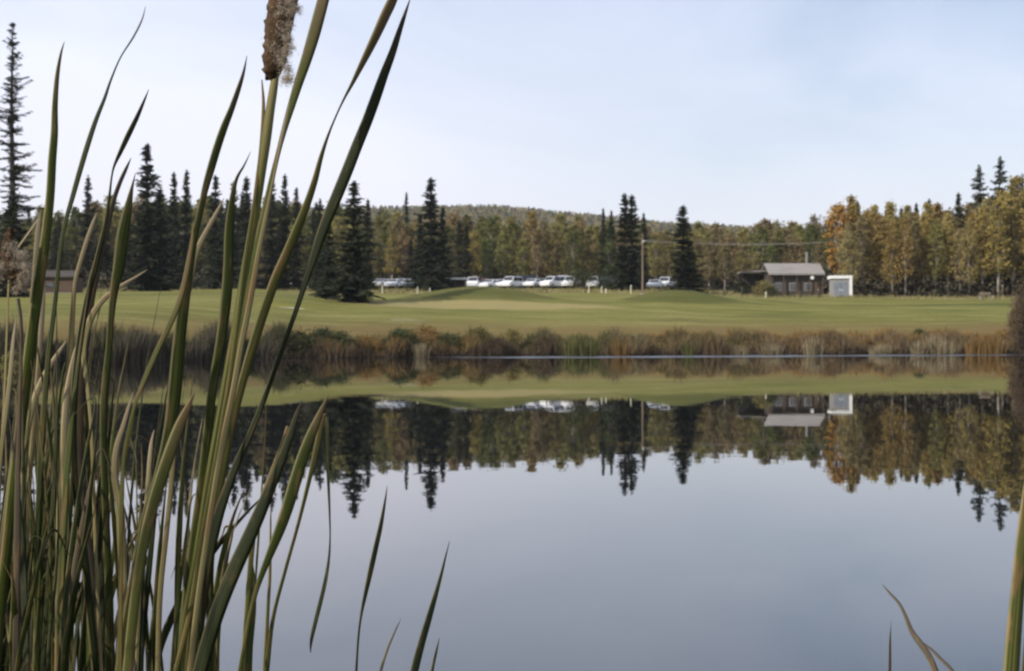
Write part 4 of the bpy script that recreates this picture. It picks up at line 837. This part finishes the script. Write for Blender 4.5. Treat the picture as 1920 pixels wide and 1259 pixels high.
lf('b', [(60, 690, 2), (52, 760, 18), (44, 860, 24), (36, 980, 26), (38, 1100, 26), (50, 1259, 26)], D_, dd=.3, theta=.2)
lf('b', [(92, 880, 3), (98, 920, 5), (110, 980, 8), (130, 1050, 10), (156, 1120, 12), (186, 1185, 12), (214, 1259, 12)], B_, dd=.35, theta=0, dx=.25)
lf('b', [(105, 940, 3), (118, 1010, 8), (136, 1080, 9), (158, 1150, 10), (186, 1259, 10)], B_, dd=.25, theta=0, dx=.2)
lf('h', [(612, 800, 9), (612, 780, 10), (604, 790, 12), (594, 840, 14), (580, 900, 10), (560, 980, 8), (535, 1070, 8), (512, 1160, 9), (500, 1259, 12)], O_, theta=.2)
# broken hanging tip of the same plant
blade([(582, 1224, 2), (584, 1200, 8), (592, 1165, 10), (602, 1125, 10), (611, 1085, 9), (617, 1045, 6), (619, 1005, 3.5), (618, 960, 5), (616, 910, 7), (614, 860, 8), (613, 800, 9), (612, 782, 9)], PL['h'].location.y, None, PL['h'], D_, dtip=-.06, theta=.2)
lf('h', [(508, 950, 2), (507, 1010, 5), (506, 1080, 7), (502, 1150, 8), (497, 1259, 11)], O_, dd=.1)
lf('i', [(726, 912, 1), (722, 940, 5), (714, 985, 10), (704, 1030, 12), (694, 1075, 12), (684, 1120, 9), (677, 1155, 6), (672, 1195, 5), (668, 1259, 6)], D_, dtip=.05, theta=.2)
lf('j', [(843, 1015, 1), (836, 1042, 4), (828, 1075, 7), (817, 1115, 11), (804, 1160, 15), (791, 1205, 17), (777, 1259, 19)], D_, theta=.2)
lf('j', [(824, 1196, 1), (818, 1222, 6), (810, 1259, 8)], D_, dd=.1, dx=.04)
lf('j', [(752, 1160, 1), (738, 1190, 5), (725, 1222, 6), (714, 1259, 7)], S__, dd=.4, dx=-.04)
lf('k', [(1946, 760, 2), (1934, 850, 14), (1924, 940, 26), (1915, 1030, 34), (1908, 1110, 38), (1901, 1190, 42), (1896, 1259, 44)], O_, theta=.2, dtip=.05)
lf('k', [(1975, 940, 4), (1952, 1060, 26), (1936, 1160, 34), (1926, 1259, 36)], D_, dd=.08, dx=.04)
lf('l', [(1654, 1096, 1), (1668, 1112, 5), (1686, 1132, 7), (1698, 1156, 9), (1710, 1185, 12), (1728, 1210, 15), (1742, 1232, 16), (1754, 1259, 16)], B_, theta=.1)
lf('l', [(1728, 1204, 2), (1746, 1218, 7), (1766, 1238, 9), (1786, 1259, 10)], B_, dd=.1, dx=.02)
lf('l', [(1671, 1166, 1), (1669, 1200, 7), (1668, 1259, 10)], B_, dd=.6, dx=-.07)
# burst seed head, far left
d_a = PL['a'].location.y+.02
lf('a', [(34, 560, 8), (40, 620, 8), (36, 760, 9), (20, 900, 10), (0, 1050, 10), (-15, 1259, 11)], B_, dd=.02, name='flower_stalk', round_=True, dtip=0)
sa = seed_head([(22, 430, 10), (16, 455, 22), (18, 490, 26), (28, 525, 24), (36, 550, 10)], 'a', .02)
cen = [(X(px, d_a), d_a-.005, Z(py, d_a)) for px, py in ((22, 462), (24, 474), (12, 500), (0, 505), (2, 515), (42, 480), (48, 500), (50, 515), (40, 525), (36, 540), (30, 500), (45, 530))]
fluff(sa, cen, .0040, 8000, 'a', g, .0042)
lf('a', [(72, 410, 2), (62, 425, 4), (48, 445, 5), (34, 465, 5), (22, 490, 4), (16, 540, 5), (10, 700, 6), (0, 900, 8), (-20, 1259, 8)], S__, dd=.03, theta=0)

# more leaves of the clump, grown on extra plants
rr = random.Random(12)
extra = [(-110, 2.7), (-40, 3.0), (20, 2.9), (70, 2.2), (110, 3.2), (150, 2.75), (205, 3.1), (262, 2.8), (305, 3.3), (375, 3.0), (430, 3.5)]
elabs = ['cattail cut off by the left edge, without seed head', 'cattail just behind the leftmost burst seed head', 'leafy cattail in the dark lower left corner', 'nearest leafy cattail in the lower left corner', 'cattail behind the crossing dead brown leaves', 'cattail between the dead crossing leaves and the pale stalk', 'cattail right behind the pale dry stalk', 'thin cattail behind the broad green leaf at the lower left', 'cattail in the water gap left of the seed head stalk', 'cattail behind the foot of the seed head stalk', 'farthest thin cattail right of the seed head stalk']
for q, (px, d) in enumerate(extra):
    key = 'x%d' % q; P_(key, px, d, elabs[q]); nl = (28 if px < 100 else (14 if px < 230 else 6))
    for j in range(nl):
        b0 = px+rr.uniform(-55, 55); lean = rr.gauss(28, 38); top = rr.uniform(500, 1000) if px < 240 else rr.uniform(690, 1020)
        if px < 100 and j % 2: top = rr.uniform(820, 1100)
        wmax = rr.choice([5, 7, 9, 11, 14, 18]); k = 8; pts = []
        curl = rr.gauss(0, 26)
        for i in range(k):
            t = i/(k-1); py = top+(1259-top)*t; u = 1-t; pts.append((b0+lean*u**1.3+curl*u**3+6*math.sin(3*u+j), py, max(1., wmax*min(1, (t*1.9)**.85))))
        if rr.random() < .3:      # tip snapped over and hanging
            x0, y0, w0 = pts[1]; sgn = rr.choice([-1, 1]); L0 = rr.uniform(50, 130); pts = [(x0+sgn*L0*.55, y0+L0*rr.uniform(.3, .9), 1), (x0+sgn*L0*.35, y0+L0*.15, w0*.6), (x0+sgn*12, y0-8, w0*.8)]+pts[1:]
        m = rr.choices([G, D_, O_, S__, B_], [7, 11, 1.6, .7, 1.6])[0]
        lf(key, pts, m, dd=rr.uniform(-.12, .12), dtip=rr.uniform(-.1, .2), theta=rr.uniform(-.8, .8), dx=rr.uniform(-.05, .05))

# reed bed carried on out of view, added to shade the stand
def shade_bed(g, n):
    y = g.uniform(.0, 3.2, n); return -.36*y-.28-g.uniform(0, 1.9, n), y
g = np.random.default_rng(31); V, Q = blades(900, shade_bed, 1.1, 2.0, .0065, g, bend=.07)
props(build('reed_bed', V, Q, mat('shade_reed_green', (.03, .04, .012), (.10, .11, .03), 3, transl=.15)), 'dense green reeds added unseen past the left edge to shade the cattails', 'reeds', kind='stuff')

# ------------------------------------------------------------------ air
hm = bpy.data.materials.new('pale_air'); hm.use_nodes = True; t = hm.node_tree; t.nodes.clear()
ho = t.nodes.new('ShaderNodeOutputMaterial'); hv = t.nodes.new('ShaderNodeVolumePrincipled'); hv.inputs['Color'].default_value = (.86, .89, .95, 1); hv.inputs['Density'].default_value = .00013; hv.inputs['Anisotropy'].default_value = .3
t.links.new(hv.outputs[0], ho.inputs['Volume'])
props(MB().box(-1900, 1900, -310, 3100, -3, 140).build('haze', hm), 'thin pale air between the pond and the wooded hill', 'haze', kind='stuff')
